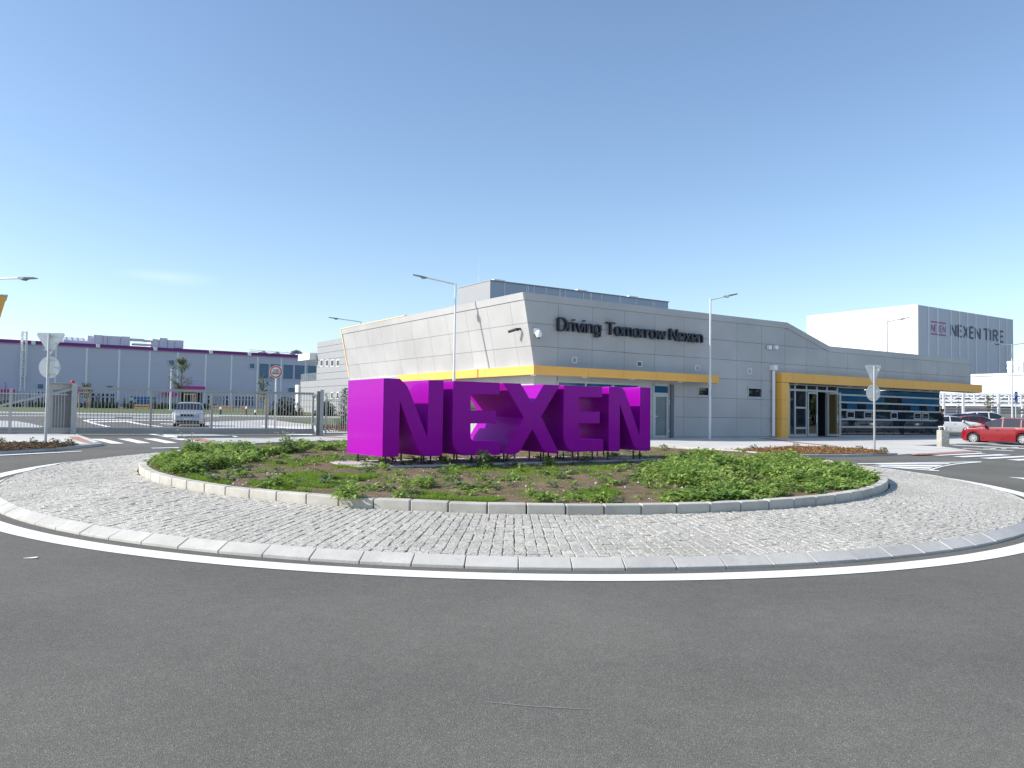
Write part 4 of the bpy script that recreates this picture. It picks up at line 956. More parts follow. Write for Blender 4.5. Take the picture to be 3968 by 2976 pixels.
mb = MB(); mb.tube(GL.P(su, lean(sz)+.20, sz+.03), GL.P(su+.35, lean(sz)+.42, sz-.08), .065, 12); mb.build('housing', black, bc, smooth='auto')
# sign lettering on the wall
wsx0, wsz0 = F.px(2153, 1287); wsx1, wsz1 = F.px(2714, 1331); bz = (F.Z(2160, 1286)+F.Z(2705, 1330))/2
ls = root('wall_lettering', F.P((wsx0+wsx1)/2, .05, bz), 'dark navy words Driving Tomorrow spelled in raised letters on the grey wall', 'sign')
ls['label'] = 'row of raised dark navy letters high on the grey gatehouse wall'
hcap = F.Z(2160, 1234)-F.Z(2160, 1287)
txt = 'Driving Tomorrow Nexen'
gl_ = stroke_text(txt, .125); xs_ = [a for _, q in gl_ for p in q for a, b in p]; kx = (wsx1-wsx0)/(max(xs_)-min(xs_)); hh = hcap/1.1
for ch, q in gl_:
    if not q: continue
    mb = MB(); glyph_quads(mb, F, q, lambda a: wsx0+(a-min(xs_))*kx, lambda b: bz+(b+.067)*hh, .06, .15); mb.build('letter', navy, ls)
# rooftop plant box
RB = Frame(G.P(0, -7, 0)[:2], G.e); ru0 = RB.U(1901, 1150); ru1 = RB.U(2589, 1200); rz = RB.Z(1901, 1084)
rb = root('rooftop_enclosure', RB.P(ru0, 0, 7), 'long blue grey plant enclosure on the gatehouse roof', 'roof enclosure')
lw = 6.0; q0 = Frame(RB.P(ru0, 0, 0)[:2], E2, NL); lw = q0.U(1778, 1150)
mb = MB(); mb.box(RB, ru0, ru1, -lw, 0, 6.9, rz-.05); mb.build('casing', mat('blue_grey_casing', (.43, .48, .56), .4, var=.04, vs=.5), rb)
mb = MB(); mb.box(q0, .0, lw, 0, .03, 6.9, rz-.06); mb.build('side_panel', cladlight, rb)
mb = MB(); mb.box(RB, ru0-.05, ru1+.05, -lw-.05, .05, rz-.05, rz); mb.build('cap', cladlight, rb)
for x in (1955, 2040, 2046, 2068, 2115, 2166, 2171, 2190, 2260, 2287, 2291, 2330, 2400, 2404, 2464, 2528, 2533):
    u = RB.U(x, 1150); mb = MB(); mb.box(RB, u-.02, u+.02, .002, .03, 7, rz-.06); mb.build('joint_strip', whitem, rb)
for x in (1940, 2262, 2460): u = RB.U(x, 1085); mb = MB(); mb.box(RB, u-.35, u+.35, -.5, -.1, rz+.03, rz+.09); mb.box(RB, u-.05, u+.05, -.35, -.25, rz, rz+.03); mb.build('roof_vent', whitem, rb)
p = atY(1855, 1090, 46); mb = MB(); mb.tube((p.x, p.y, 6.9), (p.x, p.y, atY(1855, 1000, 46).z), .012, 6, .005); tag(mb.build('lightning_rod', whitem, loc=(p.x, p.y, 7)), 'thin lightning rod rising above the gatehouse roof', 'lightning rod')

# ================================================================== MID BUILDING behind the gatehouse
p = atY(1223, 1594, 108); M = Frame((p.x, p.y), E2*-1, NL)   # u runs toward the viewer / right, w outward
mbd = root('office_building', (p.x, p.y, 1), 'pale office block with rows of small windows and a balcony, behind the gatehouse', 'building')
mz = M.Z(1223, 1328); mb = MB()
zs = [M.Z(1223, 1250+y*.30136) for y in (330, 408, 493, 577, 661)]
lev = [mz]+zs; lev = [mz, M.Z(1223, 1349), M.Z(1223, 1373), M.Z(1223, 1398.5), M.Z(1223, 1424), M.Z(1223, 1449)]
st = lev[3]-lev[4]; z = lev[-1]
while z > 1: z -= st; lev.append(z)
lw_ = M.U(1163, 1550); ltop = M.Z(1200, 1476)
for a, b in zip(lev, lev[1:]): mb.box(M, lw_ if a <= ltop+.3 else 0, 30, -12, 0, b+.04, a-.0)
mb.build('wall', cladlight, mbd)
mb = MB(); mb.box(M, .05+lw_, 29.9, -11, -.06, .5, ltop-.2); mb.box(M, .05, 29.9, -11, -.06, 1, mz-.3); mb.build('wall_core', kerbdark, mbd)
rz_ = M.Z(1223, 1369); ol = M.U(1155, 1390, 1); mb = MB(); mb.box(M, ol, -.02, -7, 1.0, M.Z(1223, 1395), rz_); mb.build('roof_slab', whitem, mbd)
for y0, y1, xs in ((1397, 1417, ((1243, 1252), (1264, 1273), (1284, 1294), (1306, 1315))), (1522, 1543, ((1284, 1291), (1306, 1313))), (1530, 1545, ((1213, 1225),))):
    for x0, x1 in xs:
        a, d = M.px(x0, y0); b, c = M.px(x1, y1); mb = MB(); mb.box(M, a-.08, b+.08, 0, .05, c-.1, c); mb.box(M, a-.08, b+.08, 0, .05, d, d+.08); mb.box(M, a-.08, a, 0, .05, c, d); mb.box(M, b, b+.08, 0, .05, c, d)
        q = mb.build('window', whitem, mbd); mb = MB(); mb.box(M, a, b, .01, .03, c, d); mb.build('pane', mat('grey_pane', (.07, .075, .085), .4), q)
mb = MB(); bz0 = M.Z(1195, 1475, .0); bz1 = M.Z(1195, 1448, 0)
for k in range(9): u = lw_+(0-lw_)*k/8; mb.bar(M.P(u, -.1, bz0), M.P(u, -.1, bz1), .1)
for k in range(6): z = bz0+(bz1-bz0)*(k+.6)/5.6; mb.bar(M.P(lw_, -.1, z), M.P(0, -.1, z), .05, .05)
mb.build('balcony_railing', galv, mbd)
mb = MB(); mb.box(M, M.U(1152, 1500), lw_-.05, -6, .3, .8, M.Z(1170, 1491)); mb.build('side_wing', whitew, mbd)

# ================================================================== FACTORY at the left
FA = Frame((-72.5, 150), (.831, .556))
fa = root('factory_building', (-72.5, 150, 1.5), 'long blue grey factory hall with purple roof edge and white joints', 'building')
uL, uR = FA.U(-500), FA.U(1232); ftop = 13.35
mb = MB(); mb.box(FA, uL, uR, -40, 0, .5, ftop-.5); mb.build('wall', facw, fa)
mb = MB(); mb.box(FA, uL, uR+.1, -40.1, .15, ftop-.5, ftop); mb.build('roof_edge', violet, fa)
mb = MB(); mb.box(FA, uL, uR+.1, .15, .2, ftop-.68, ftop-.52); mb.build('edge_line', mat('pink_line', (.45, .12, .40), .5), fa)
for x in (213, 333, 459, 577, 686, 795, 895, 996, 1088, 1182):
    u = FA.U(x, 1480); mb = MB(); mb.box(FA, u-.16, u+.16, 0, .09, 1.6 if x > 560 else 3.2, ftop-.75); mb.build('joint_strip', whitew, fa)
def fwin(x0, y0, x1, y1, nx, ny=2, m_=black, fr=.18, name='window'):
    a, d = FA.px(x0, y0); b, c = FA.px(x1, y1); mb = MB()
    mb.box(FA, a-.2, b+.2, .0, .12, d, d+.2); mb.box(FA, a-.2, b+.2, 0, .12, c-.2, c); mb.box(FA, a-.2, a, 0, .12, c, d); mb.box(FA, b, b+.2, 0, .12, c, d)
    for i in range(1, nx): x = a+(b-a)*i/nx; mb.box(FA, x-fr, x+fr, .0, .1, c, d)
    if ny == 2: z = c+(d-c)*.68; mb.box(FA, a, b, 0, .1, z-.1, z+.1)
    q = mb.build(name, facw, fa); mb = MB(); mb.box(FA, a, b, .01, .04, c, d); mb.build('pane', m_, q)
fwin(144, 1519, 196, 1562, 4); fwin(355, 1524, 441, 1566, 5); fwin(805, 1534, 882, 1572, 6); fwin(910, 1536, 984, 1574, 6)
shut = mat('shutter_blue', (.13, .20, .30), .6, var=.1, vs=1, aniso=(1, 1, 12))
for x0, y0, x1, y1, n in ((1005, 1409, 1082, 1468, 2), (1098, 1413, 1178, 1471, 2), (1192, 1417, 1230, 1474, 1)): fwin(x0, y0, x1, y1, n, 1, shut)
for x0, y0, x1, y1 in ((655, 1396, 674, 1413), (968, 1409, 985, 1427), (146, 1489, 167, 1507), (414, 1495, 436, 1502), (1117, 1503, 1143, 1520)): fwin(x0, y0, x1, y1, 1, 1, shut)
def awning(x0, y0, x1, y1, dep=2.5):
    a, d = FA.px(x0, y0, dep); b, c = FA.px(x1, y1, dep); mb = MB(); h = d-c
    mb.box(FA, a, b, .02, dep, d-.25*h, d); mb.box(FA, a, b, dep-.3, dep+.05, c, d-.27*h); mb.build('awning', magenta, fa)
awning(-60, 1506, 58, 1522); awning(292, 1510, 326, 1527); awning(640, 1520, 690, 1535); awning(700, 1495, 795, 1510)
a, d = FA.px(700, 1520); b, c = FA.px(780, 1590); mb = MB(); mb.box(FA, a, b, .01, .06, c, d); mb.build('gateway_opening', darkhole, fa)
a, d = FA.px(516, 1537); b, c = FA.px(600, 1576); mb = MB(); mb.box(FA, a, b, .01, .1, d-(d-c)*.22, d); 
for i in range(6): u = a+(b-a)*(.15+.7*i/6); mb.box(FA, u, u+(b-a)*.1, .01, .1, c, d-(d-c)*.28)
mb.build('blue_doors', bluem, fa)
for x, y in ((379, 1590-250), (601, 1352), (816, 1364), (965, 1372), (129, 1328)): u, z = FA.px(x, y); mb = MB(); mb.box(FA, u-.3, u+.3, .0, .5, z-.35, z+.3); mb.build('lamp', whitem, fa)
# roof ladder
ld = root('roof_ladder', FA.P(FA.U(88), 1, 3), 'white caged roof ladder fixed to the factory wall', 'ladder')
u0, u1 = FA.U(82, 1400), FA.U(98, 1400); zt_ = FA.Z(90, 1283, .6); zb_ = FA.Z(90, 1515, .6); mb = MB()
for u in (u0, u1): mb.bar(FA.P(u, .5, zb_), FA.P(u, .5, zt_), .16)
k = zb_
while k < zt_: mb.bar(FA.P(u0, .5, k), FA.P(u1, .5, k), .05); k += .6
mb.build('rails', whitem, ld); mb = MB(); k = zb_+2.5
while k < zt_:
    pts = [FA.P((u0+u1)/2+(u1-u0)*.8*math.cos(a_), .5+1.0*math.sin(a_), k) for a_ in np.linspace(0, math.pi, 7)]; mb.path(pts, .05, 5); k += 1.5
for a_ in np.linspace(.3, math.pi-.3, 4): mb.tube(FA.P((u0+u1)/2+(u1-u0)*.8*math.cos(a_), .5+math.sin(a_), zb_+2.5), FA.P((u0+u1)/2+(u1-u0)*.8*math.cos(a_), .5+math.sin(a_), zt_), .04, 5)
mb.build('cage', whitem, ld)
# rooftop units (pixel boxes on a plane a few metres behind the roof edge)
FB = Frame(FA.P(0, -6, 0)[:2], FA.e); unitm = mat('roof_unit', (.66, .70, .70), .45, var=.08, vs=.6)
def unit(lab, boxes, cat='roof unit', name='roof_unit', dep=5, m_=unitm):
    x0, y0 = boxes[0][:2]; u, z = FB.px(x0, y0); ro = root(name, FB.P(u, 0, ftop-.2), lab, cat)
    for x0, y0, x1, y1 in boxes:
        a, d = FB.px(x0, y0); b, _ = FB.px(x1, y0); c = max(FB.Z(x1, y1), ftop-.3); mb = MB(); mb.box(FB, a+.03, b-.03, -dep, 0, c, d); mb.box(FB, a+.3, b-.3, 0, .06, c+.3, d-.3); mb.build('casing', m_, ro)
    return ro
unit('long pale roof unit with white left end on the factory roof', [(362, 1297, 400, 1345), (400, 1300, 418, 1345), (418, 1301, 467, 1345), (467, 1303, 505, 1345)])
ro = unit('low pale drum shaped roof unit left of the long one', [(247, 1315, 262, 1330)], dep=3)
u, z = FB.px(290, 1306); uu_, _ = FB.px(349, 1306); mb = MB()
for k in range(6): a_ = u-3+(uu_-u+3)*k/6; mb.lathe(FB.P(a_+1.5, -2, ftop-.3), [(1.6, 0), (1.6, z-ftop-.3), (1.0, z-ftop+.3)], 14)
mb.build('drum', whitew, ro)
a, d = FB.px(340, 1306); mb = MB(); mb.box(FB, a, FB.U(361), -5, -.5, ftop-.3, FB.Z(350, 1300)); mb.build('duct', whitew, ro)
unit('roof unit with open duct frame between the two tall casings', [(508, 1311, 560, 1322), (560, 1317, 590, 1325), (515, 1330, 590, 1340)], dep=1.5)
unit('stepped row of grey roof units at the right end of the roof plant', [(590, 1313, 617, 1350), (618, 1309, 650, 1350), (650, 1317, 677, 1350), (677, 1318, 712, 1350)])
# pipes on the roof
pr = root('roof_pipes', FB.P(FB.U(1100), 0, ftop), 'grey looped ducts and railings on the factory roof near its right end', 'roof pipes'); mb = MB()
for x0, x1, yt in ((1003, 1042, 1361), (1057, 1095, 1364), (1130, 1175, 1357)):
    a, d = FB.px(x0, yt); b, _ = FB.px(x1, yt); r_ = .45; mb.path([FB.P(a, 0, ftop-.3), FB.P(a, 0, d-r_*1.5), FB.P(a+.5, 0, d-.5), FB.P(a+1.2, 0, d-.2), FB.P(b-1.2, 0, d-.3), FB.P(b-.4, 0, d-.8), FB.P(b, 0, ftop-.3)], r_, 10)
mb.build('duct', mat('duct_grey', (.22, .24, .25), .5, .4), pr, smooth='auto'); mb = MB()
for yy in (1355, 1361): mb.tube(FB.P(FB.U(958), .5, FB.Z(958, yy)), FB.P(FB.U(1215), .5, FB.Z(958, yy)-.4), .05, 5)
for x in (958, 1010, 1060, 1105, 1150, 1200, 1215): mb.tube(FB.P(FB.U(x), .5, ftop-.2), FB.P(FB.U(x), .5, FB.Z(x, 1360)), .05, 5)
mb.build('railing', whitem, pr)

# ================================================================== YELLOW ROOF CORNER at the left edge
p = atY(27, 1144, 42); ye = root('yellow_canopy', (p.x-3, p.y, 5), 'yellow clad leaning roof corner entering at the left edge', 'canopy')
YF = Frame((p.x, p.y), (1, .25), (.545, -.838)); zt_ = p.z; q1 = YF.px(0, 1222)
mb = MB(); mb.prism(YF, [(0, zt_), (q1[0]-.0, q1[1]), (q1[0]-.3, q1[1]-.9), (-9, q1[1]-.9), (-9, zt_)], -.3, -3); mb.build('cladding', yellow, ye)
mb = MB(); mb.prism(YF, [(.0, zt_+.004), (.06, zt_+.06), (-9, zt_+.06), (-9, zt_+.004)], -.25, -3.05); mb.build('flashing', galv, ye)

# ================================================================== WHITE TOWER HALL and low hall at the right
p = atY(3557, 1400, 135); TW = Frame((p.x, p.y), (.831, .556)); tz_ = TW.Z(3557, 1181)
tw = root('storage_tower', TW.P(0, 0, 1), 'tall white block hall, with company lettering on its side coloured in shade grey', 'building')
TL = Frame(TW.O, E2, NL); tlw = TL.U(3130, 1300); twu = TW.U(3927, 1400)
mb = MB(); mb.box(TW, 0, twu, -tlw, 0, 1, tz_); mb.build('front_wall', towershade, tw)
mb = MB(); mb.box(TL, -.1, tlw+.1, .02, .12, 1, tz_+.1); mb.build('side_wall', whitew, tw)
for x in (3598, 3633.5, 3685, 3718, 3749.5, 3781.5, 3827, 3872, 3901): u = TW.U(x, 1400); mb = MB(); mb.box(TW, u-.10, u+.10, .0, .09, 2, TW.Z(x, 1100+195*.452+(x-3598)*.16)); mb.build('guide_rail', whitew, tw)
def txton(s, x0, yt0, yb0, x1, m_, nm):
    u0, zt0 = TW.px(x0, yt0); _, zb0 = TW.px(x0, yb0); u1 = TW.U(x1, 1300); mb = MB(); text_on(mb, TW, s, u0, zb0, zt0-zb0, u1-u0, .01, .03, .19 if m_ is navypaint else .13); mb.build(nm, m_, tw)
txton('NEXEN', 3682, 1253, 1304, 3800, navypaint, 'painted_lettering'); txton('TIRE', 3811, 1271, 1320, 3887, navypaint, 'painted_lettering')
txton('NEXEN', 3608, 1256, 1284, 3664, pinkpaint, 'painted_emblem')
for y0, y1 in ((1243, 1249), (1290, 1296)):
    a, d = TW.px(3608, y0); _, c = TW.px(3608, y1); b = TW.U(3664, 1250); mb = MB(); mb.box(TW, a, b, .0, .06, c, d); mb.build('painted_emblem', pinkpaint, tw)
p = atY(4250, 1500, 85); LH = Frame((p.x, p.y), E2, NL); lz = LH.Z(3968, 1444)
lh = root('white_hall', (p.x, p.y, 1), 'low white hall behind the pipe rack at the right', 'building'); lwu = LH.U(3740, 1450)
mb = MB(); mb.box(LH, -5, lwu+14, -25, 0, .8, lz-.25); mb.build('wall', whitew, lh); mb = MB(); mb.box(LH, -5.1, lwu+14, -25, .12, lz-.25, lz); mb.build('roof_edge', whitem, lh)
for x, yt in ((3914, 1400), (3957, 1404)):
    p = atY(x, yt, 105); ch = root('chimney', (p.x, p.y, lz), ('left' if x < 3930 else 'right')+' one of two short white chimneys above the low hall', 'chimney', 'chimneys on the low hall'); mb = MB(); h_ = p.z-lz+1
    mb.lathe((p.x, p.y, lz-1), [(.30, 0), (.30, h_-1.0), (.38, h_-.98), (.38, h_-.8), (.30, h_-.78), (.30, h_-.55), (.36, h_-.4), (.36, h_)], 14); mb.build('flue', whitem, ch, smooth='auto')
# pipe rack
PR = Frame(atY(3640, 1600, 84)[:2], (.96, -.28)); rk_ = root('pipe_rack', PR.P(5, 0, .8), 'white steel pipe bridge with diagonal braces behind the parked cars', 'pipe rack')
a0 = PR.U(3600); a1 = PR.U(4050); z1_ = PR.Z(3700, 1524); z2_ = PR.Z(3700, 1551); z3_ = PR.Z(3700, 1563)
for dep in (0, -2.2):
    mb = MB()
    for z in (z1_, z2_, z3_-.05): mb.bar(PR.P(a0, dep, z), PR.P(a1, dep, z), .14)
    mb.build('beam', whitem, rk_); mb = MB(); us_ = np.linspace(a0, a1, 11)
    for i, (a, b) in enumerate(zip(us_, us_[1:])):
        mb.bar(PR.P(a, dep, z1_), PR.P(a, dep, z3_), .12)
        mb.bar(*( (PR.P(a, dep, z1_), PR.P(b, dep, z2_)) if i % 2 else (PR.P(a, dep, z2_), PR.P(b, dep, z1_))), .1)
    mb.build('bracing', whitem, rk_)
for x in (3657, 3733, 3870, 3990):
    for dep in (0, -2.2): u = PR.U(x); mb = MB(); mb.bar(PR.P(u, dep, .6), PR.P(u, dep, z1_), .2); mb.build('post', whitem, rk_)
mb = MB()
for k, z in enumerate((z1_-.25, z2_+.15, z3_+.1, z3_-.6, z3_-.9, z3_-1.6, z3_-1.9)): mb.tube(PR.P(a0, -.7-.25*(k % 3), z), PR.P(a1, -.7-.25*(k % 3), z), .09+.05*(k % 2), 8)
mb.build('pipe', galv, rk_, smooth='auto')
for k, x in enumerate((3696, 3920)): u = PR.U(x); mb = MB(); mb.bar(PR.P(u-2, -1, z3_-.35), PR.P(u+.8, -1, z3_-.35), .1); mb.bar(PR.P(u+.6, -1, z3_-.35), PR.P(u+.6, -1, 1), .1); mb.build('support_frame', gap, rk_)
fb = root('equipment_yard', PR.P(6, -5, 1), 'grey fenced equipment yard behind the pipe bridge', 'fence'); mb = MB()
mb.box(PR, a0, a1, -5.1, -5, .5, z3_-.15); mb.build('panel', mat('yard_grey', (.25, .255, .26), .7, var=.25, vs=.8, aniso=(.6, .6, 5)), fb)

# ================================================================== GATE AND FENCES
gl = atY(285, 1689, 33.3); gr = atY(1238, 1679, 38.0)
GF = Frame((gl.x, gl.y), (gr.x-gl.x, gr.y-gl.y)); GLn = math.hypot(gr.x-gl.x, gr.y-gl.y)
zb = (gl.z+gr.z)/2-.02; ztop = zb+1.80
def gz(x, y): return GF.Z(x, y)
gt = root('sliding_gate', GF.P(5, 0, zb), 'long grey sliding gate with thin vertical bars across the site entrance', 'gate')
g0 = 0.06; railz = gz(700, 1658); rt = gz(600, 1503)
zr0, zr1, ztp = gz(700, 1681), gz(700, 1659), GF.Z(400, 1501)
mb = MB(); mb.box(GF, -12, GLn-.25, -.06, .06, zr0, zr0+(zr1-zr0)*.62); mb.box(GF, -12, GLn-.25, -.045, .045, zr0+(zr1-zr0)*.62, zr1); mb.build('bottom_rail', fencem, gt)
mb = MB(); mb.box(GF, g0, GLn-.3, -.035, .035, ztp-.1, ztp); mb.build('top_rail', fencem, gt)
pu = [g0+.03]+[GF.U(x, 1580) for x in (585, 821, 1033)]+[GLn-.33]
for u in pu[1:]: mb = MB(); mb.box(GF, u-.045, u+.045, -.037, .037, zr1, ztp-.1); mb.build('upright', fencem, gt)
mb = MB(); u = g0+.12; 
while u < GLn-.4:
    mb.box(GF, u-.011, u+.011, -.012, .012, zr1, ztp-.1); u += .132
mb.build('bars', fencem, gt)
mb = MB(); mb.bar(GF.P(.1, 0, ztp-.05), GF.P(-5.5, 0, zr1+.0), .07, .09); mb.build('brace', fencelt, gt)
# portal of the gate
gpo = root('gate_portal', GF.P(-.3, 0, zb), 'tall grey guide portal of the sliding gate with a red lamp', 'gate post')
pz = GF.Z(285, 1485); mb = MB(); mb.box(GF, -.12, .09, .08, .2, zb-.1, pz); mb.build('post', fencelt, gpo)
mb = MB(); mb.box(GF, -.95, -.80, -.35, -.2, zb-.1, pz); mb.build('post', fencelt, gpo)
mb = MB(); mb.box(GF, -.8, -.12, -.3, -.1, zb, pz-.28); mb.build('housing', mat('dark_grey_box', (.20, .20, .195), .6), gpo); mb = MB(); mb.box(GF, -.95, .09, -.25, .19, pz-.02, pz+.01); mb.box(GF, -.8, -.1, -.22, -.12, pz-.27, pz-.03); mb.build('head_beam', fencelt, gpo)
mb = MB(); mb.lathe(GF.P(-.1, .1, pz+.012), [(.09, 0), (.10, .03), (.05, .08), (.03, .12)], 12); mb.build('warning_lamp', redm, gpo, smooth='auto')
gpr = root('gate_post', GF.P(GLn, 0, zb), 'grey end post of the sliding gate beside the small gate', 'gate post')
zq = GF.Z(1250, 1511); mb = MB(); mb.box(GF, GLn-.03, GLn+.14, -.08, .1, zb-.05, zq); mb.build('post', fencelt, gpr); mb = MB(); mb.box(GF, GLn-.16, GLn-.04, -.07, .07, zb, zq-.06); mb.build('latch_plate', mat('dark_grey_box', (.20, .20, .195), .6), gpr)
for z in (zb+.5, ztp-.12): mb = MB(); mb.box(GF, GLn-.4, GLn-.17, -.08, .08, z-.05, z+.05); mb.build('latch', galv, gpr)
# fence left of the portal (in front of the gate tail)
def fence(lab, F_, u0, u1, z0, z1, step, posts, rails, m_=fencelt, wd=.011):
    ro = root('bar_fence', F_.P((u0+u1)/2, 0, z0), lab, 'fence'); mb = MB(); u = u0
    while u <= u1: mb.box(F_, u-wd, u+wd, -wd, wd, z0, z1); u += step
    mb.build('bars', m_, ro); mb = MB()
    for z in rails: mb.box(F_, u0, u1, -.018, .018, z-.02, z+.02)
    mb.build('rail', m_, ro)
    for u in posts: mb = MB(); mb.box(F_, u-.03, u+.03, -.03, .03, z0-.1, z1+.02); mb.build('post', m_, ro)
    return ro
FL = Frame(GF.P(-.2, .45, 0)[:2], GF.e)
fence('grey bar fence in front of the parked gate end at the left', FL, -9.5, -.05, zb, FL.Z(250, 1511), .105, (FL.U(40, 1600),), (zb+.13, FL.Z(200, 1528)))
pg = Frame(GF.P(GLn+.25, 0, 0)[:2], GF.e); pe = pg.U(1356)
sg = root('pedestrian_gate', pg.P(.5, 0, zb), 'small light grey bar gate between the gate post and the purple letter', 'gate'); zg1 = pg.Z(1300, 1553)
mb = MB(); zg0 = pg.Z(1300, 1683); mb.box(pg, 0, pe+.3, -.03, .03, zg0, zg0+.07); mb.box(pg, 0, pe+.3, -.02, .02, zg1-.03, zg1); mb.box(pg, 0, pe+.3, -.02, .02, zg0+.2, zg0+.22); mb.box(pg, 0, .05, -.03, .03, zg0, zg1); mb.build('frame', fencelt, sg)
mb = MB(); u = .09
while u < pe+.3: mb.box(pg, u-.01, u+.01, -.01, .01, zg0+.07, zg1+.2); u += .105
mb.build('bars', fencelt, sg)
fence('grey bar fence continuing behind the purple letters', Frame(pg.P(pe+.45, 0, 0)[:2], pg.e), 0, 7, zb, zb+1.5, .12, (0, 3.5, 7), (zb+.1, zb+1.35))

# ================================================================== STREET LAMPS, SIGNS
def lamp(px, pyb, pyt, hx, hy, label, Y=None, double=None, rr=.075, offx=None):
    p = at(px, pyb, PV) if Y is None else tuple(atY(px, pyb, Y)); x, y, z = p
    if Y is not None: z = float(T(x, y))+.1
    top = atY(px, pyt, y); L_ = top.z-z
    ro = root('street_lamp', (x, y, z), label, 'street lamp', 'street lamps around the site')
    mb = MB(); mb.tube((x, y, z), (x, y, z+L_*.42), rr, 14); mb.tube((x, y, z+L_*.42), (x, y, top.z), rr*.75, 14, rr*.62); mb.build('pole', polem, ro, smooth='auto')
    for (ax, ay) in [(hx, hy)]+([double] if double else []):
        h = atY(ax, ay, y-.25); d = (h-Vector((x, y, top.z))); L2 = d.length; d.normalize()
        mb = MB(); mb.tube((x, y, top.z-.05), tuple(h-d*.62), .035, 8); mb.build('arm', polem, ro, smooth='auto')
        side = d.cross(Vector((0, 0, 1))).normalized(); up = side.cross(d)
        mb = MB(); a = h-d*.68; vs = []
        for t, wd, th in ((0, .05, .05), (.12, .07, .10), (.22, .13, .11), (.32, .15, .05), (.68, .13, .03)):
            for i, j in ((-1, 0), (1, 0), (1, -1), (-1, -1)): vs.append(a+d*t+side*wd*i+up*(th*j+.03))
        fs = [tuple(4*k+i for i in (0, 1, 2, 3))[::-1] if k == 0 else None for k in range(1)]
        fs = [(3, 2, 1, 0), (16, 17, 18, 19)]+[(4*k+i, 4*k+(i+1) % 4, 4*k+4+(i+1) % 4, 4*k+4+i) for k in range(4) for i in range(4)]
        mb.add(vs, fs); mb.build('lamp_head', mat('lamp_head_grey', (.22, .24, .26), .4, .4), ro)
    return ro
lamp(1756, 1660, 1098, 1600, 1066, 'tall lamp post behind the first purple letter, arm to the left', Y=38.9)
lamp(2750, 1701, 1158, 2858, 1140, 'lamp post before the grey wall between the two yellow canopies')
lamp(3439, 1688, 1244, 3528, 1230, 'lamp post before the glazed entrance, arm to the right')
lamp(1389, 1650, 1244, 1274, 1231, 'lamp post hidden behind the gatehouse, only its top showing', Y=58)
lamp(3923, 1640, 1335, 3845, 1333, 'double armed lamp post behind the red car', Y=66, double=(4005, 1325))
lamp(-110, 1700, 1075, 138, 1079, 'lamp reaching in from the left edge, post outside the view', Y=30)
for px, yb, yt, lab in ((660, 1590, 1428, 'thin distant lamp post by the factory wall beside the young tree'),):
    lamp(px, yb, yt, 675, 1424, lab, Y=110, rr=.14)

def backsign(px, pyb, ytop, yjoin, ybot, half, label, cr, stickers):
    x, y, z = at(px, pyb, PV); k = FP/y
    top = atY(px, ytop, y).z; zj = atY(px, yjoin, y).z; zbm = atY(px, ybot, y).z
    ro = root('traffic_sign', (x, y, z), label, 'traffic sign', 'sign pairs at the roundabout entries')
    mb = MB(); mb.tube((x, y-.03, z-.05), (x, y-.03, top-.06), .035, 12); mb.lathe((x, y-.03, top-.06), [(.038, 0), (.038, .02)], 12); mb.build('pole', galv, ro, smooth='auto')
    S = Frame((x, y+.05), (1, 0)); hw = half/k*1.0; n = 5
    def rtri(hw, zt, zb_, r):
        pts = []; 
        for cx, cz, a0, a1 in ((hw-r*1.6, zt-r, 90, -30), (0, zb_+r*2, -30, -150), (-hw+r*1.6, zt-r, 210, 90)):
            for t in range(n+1): a = R(a0+(a1-a0)*t/n); pts.append((cx+r*math.cos(a), cz+r*math.sin(a)))
        return pts
    mb = MB(); mb.prism(S, rtri(hw, top, zj+.0, .05), -.008, .008); mb.build('give_way_plate', signback, ro)
    rz_ = (zj-zbm)/2-.01; cz = (zj+zbm)/2; mb = MB(); mb.prism(S, [(rz_*cr*math.cos(a), cz+rz_*math.sin(a)) for a in np.linspace(0, 2*math.pi, 40)[:-1]], -.008, .008); mb.build('round_plate', signback, ro)
    for z_ in (top-.10, top-(top-zj)*.74, cz+rz_*.66, cz-rz_*.66): mb = MB(); mb.box(Frame((x, y), (1, 0)), -.16, .16, .012, -.0, z_-.014, z_+.014); mb.build('bracket', galv, ro)
    for dx, dz in stickers: mb = MB(); mb.box(S, dx*hw, dx*hw+.07, .009, .011, top+dz, top+dz+.08); mb.build('sticker', whitepaint, ro)
backsign(178, 1724, 1289, 1379, 1466, 58, 'pair of sign backs, triangle over disc, on the left traffic island', 1.0, ((.5, -.25), (.38, -1.0)))
backsign(3387, 1752, 1414, 1489, 1556, 34, 'pair of sign backs, triangle over disc, before the glazed entrance', .82, ((.45, -.2), (.3, -.95)))
# stop kontrola
x, y, z = atY(1064, 1660, 47); z = float(T(x, y)); ss = root('stop_sign', (x, y, z), 'round white sign with red rim behind the sliding gate', 'traffic sign')
c = atY(1065, 1441, 47); rr_ = 24.5*47/FP; S = Frame((x, y), (1, .05)); mb = MB(); mb.tube((x, y+.04, z), (x, y+.04, c.z), .05, 10); mb.build('pole', polem, ss, smooth='auto')
disc = lambda r, w0, w1: MB().prism(S, [(r*math.cos(a), c.z+r*math.sin(a)) for a in np.linspace(0, 2*math.pi, 49)[:-1]], w0, w1)
disc(rr_, .0, .02).build('plate', whitepaint, ss); disc(rr_*.93, .021, .024).build('red_rim', redsign, ss); disc(rr_*.74, .025, .028).build('face', mat('sign_face', (.62, .62, .60), .5), ss)
mb = MB(); text_on(mb, S, 'STOP', -rr_*.44, c.z+rr_*.10, rr_*.30, rr_*.88, .029, .004, .14); text_on(mb, S, 'KONTROLA', -rr_*.56, c.z-rr_*.37, rr_*.27, rr_*1.12, .029, .004, .18); mb.box(S, -rr_*.6, rr_*.6, .029, .033, c.z-.008, c.z+.012); mb.build('lettering', blackpaint, ss)
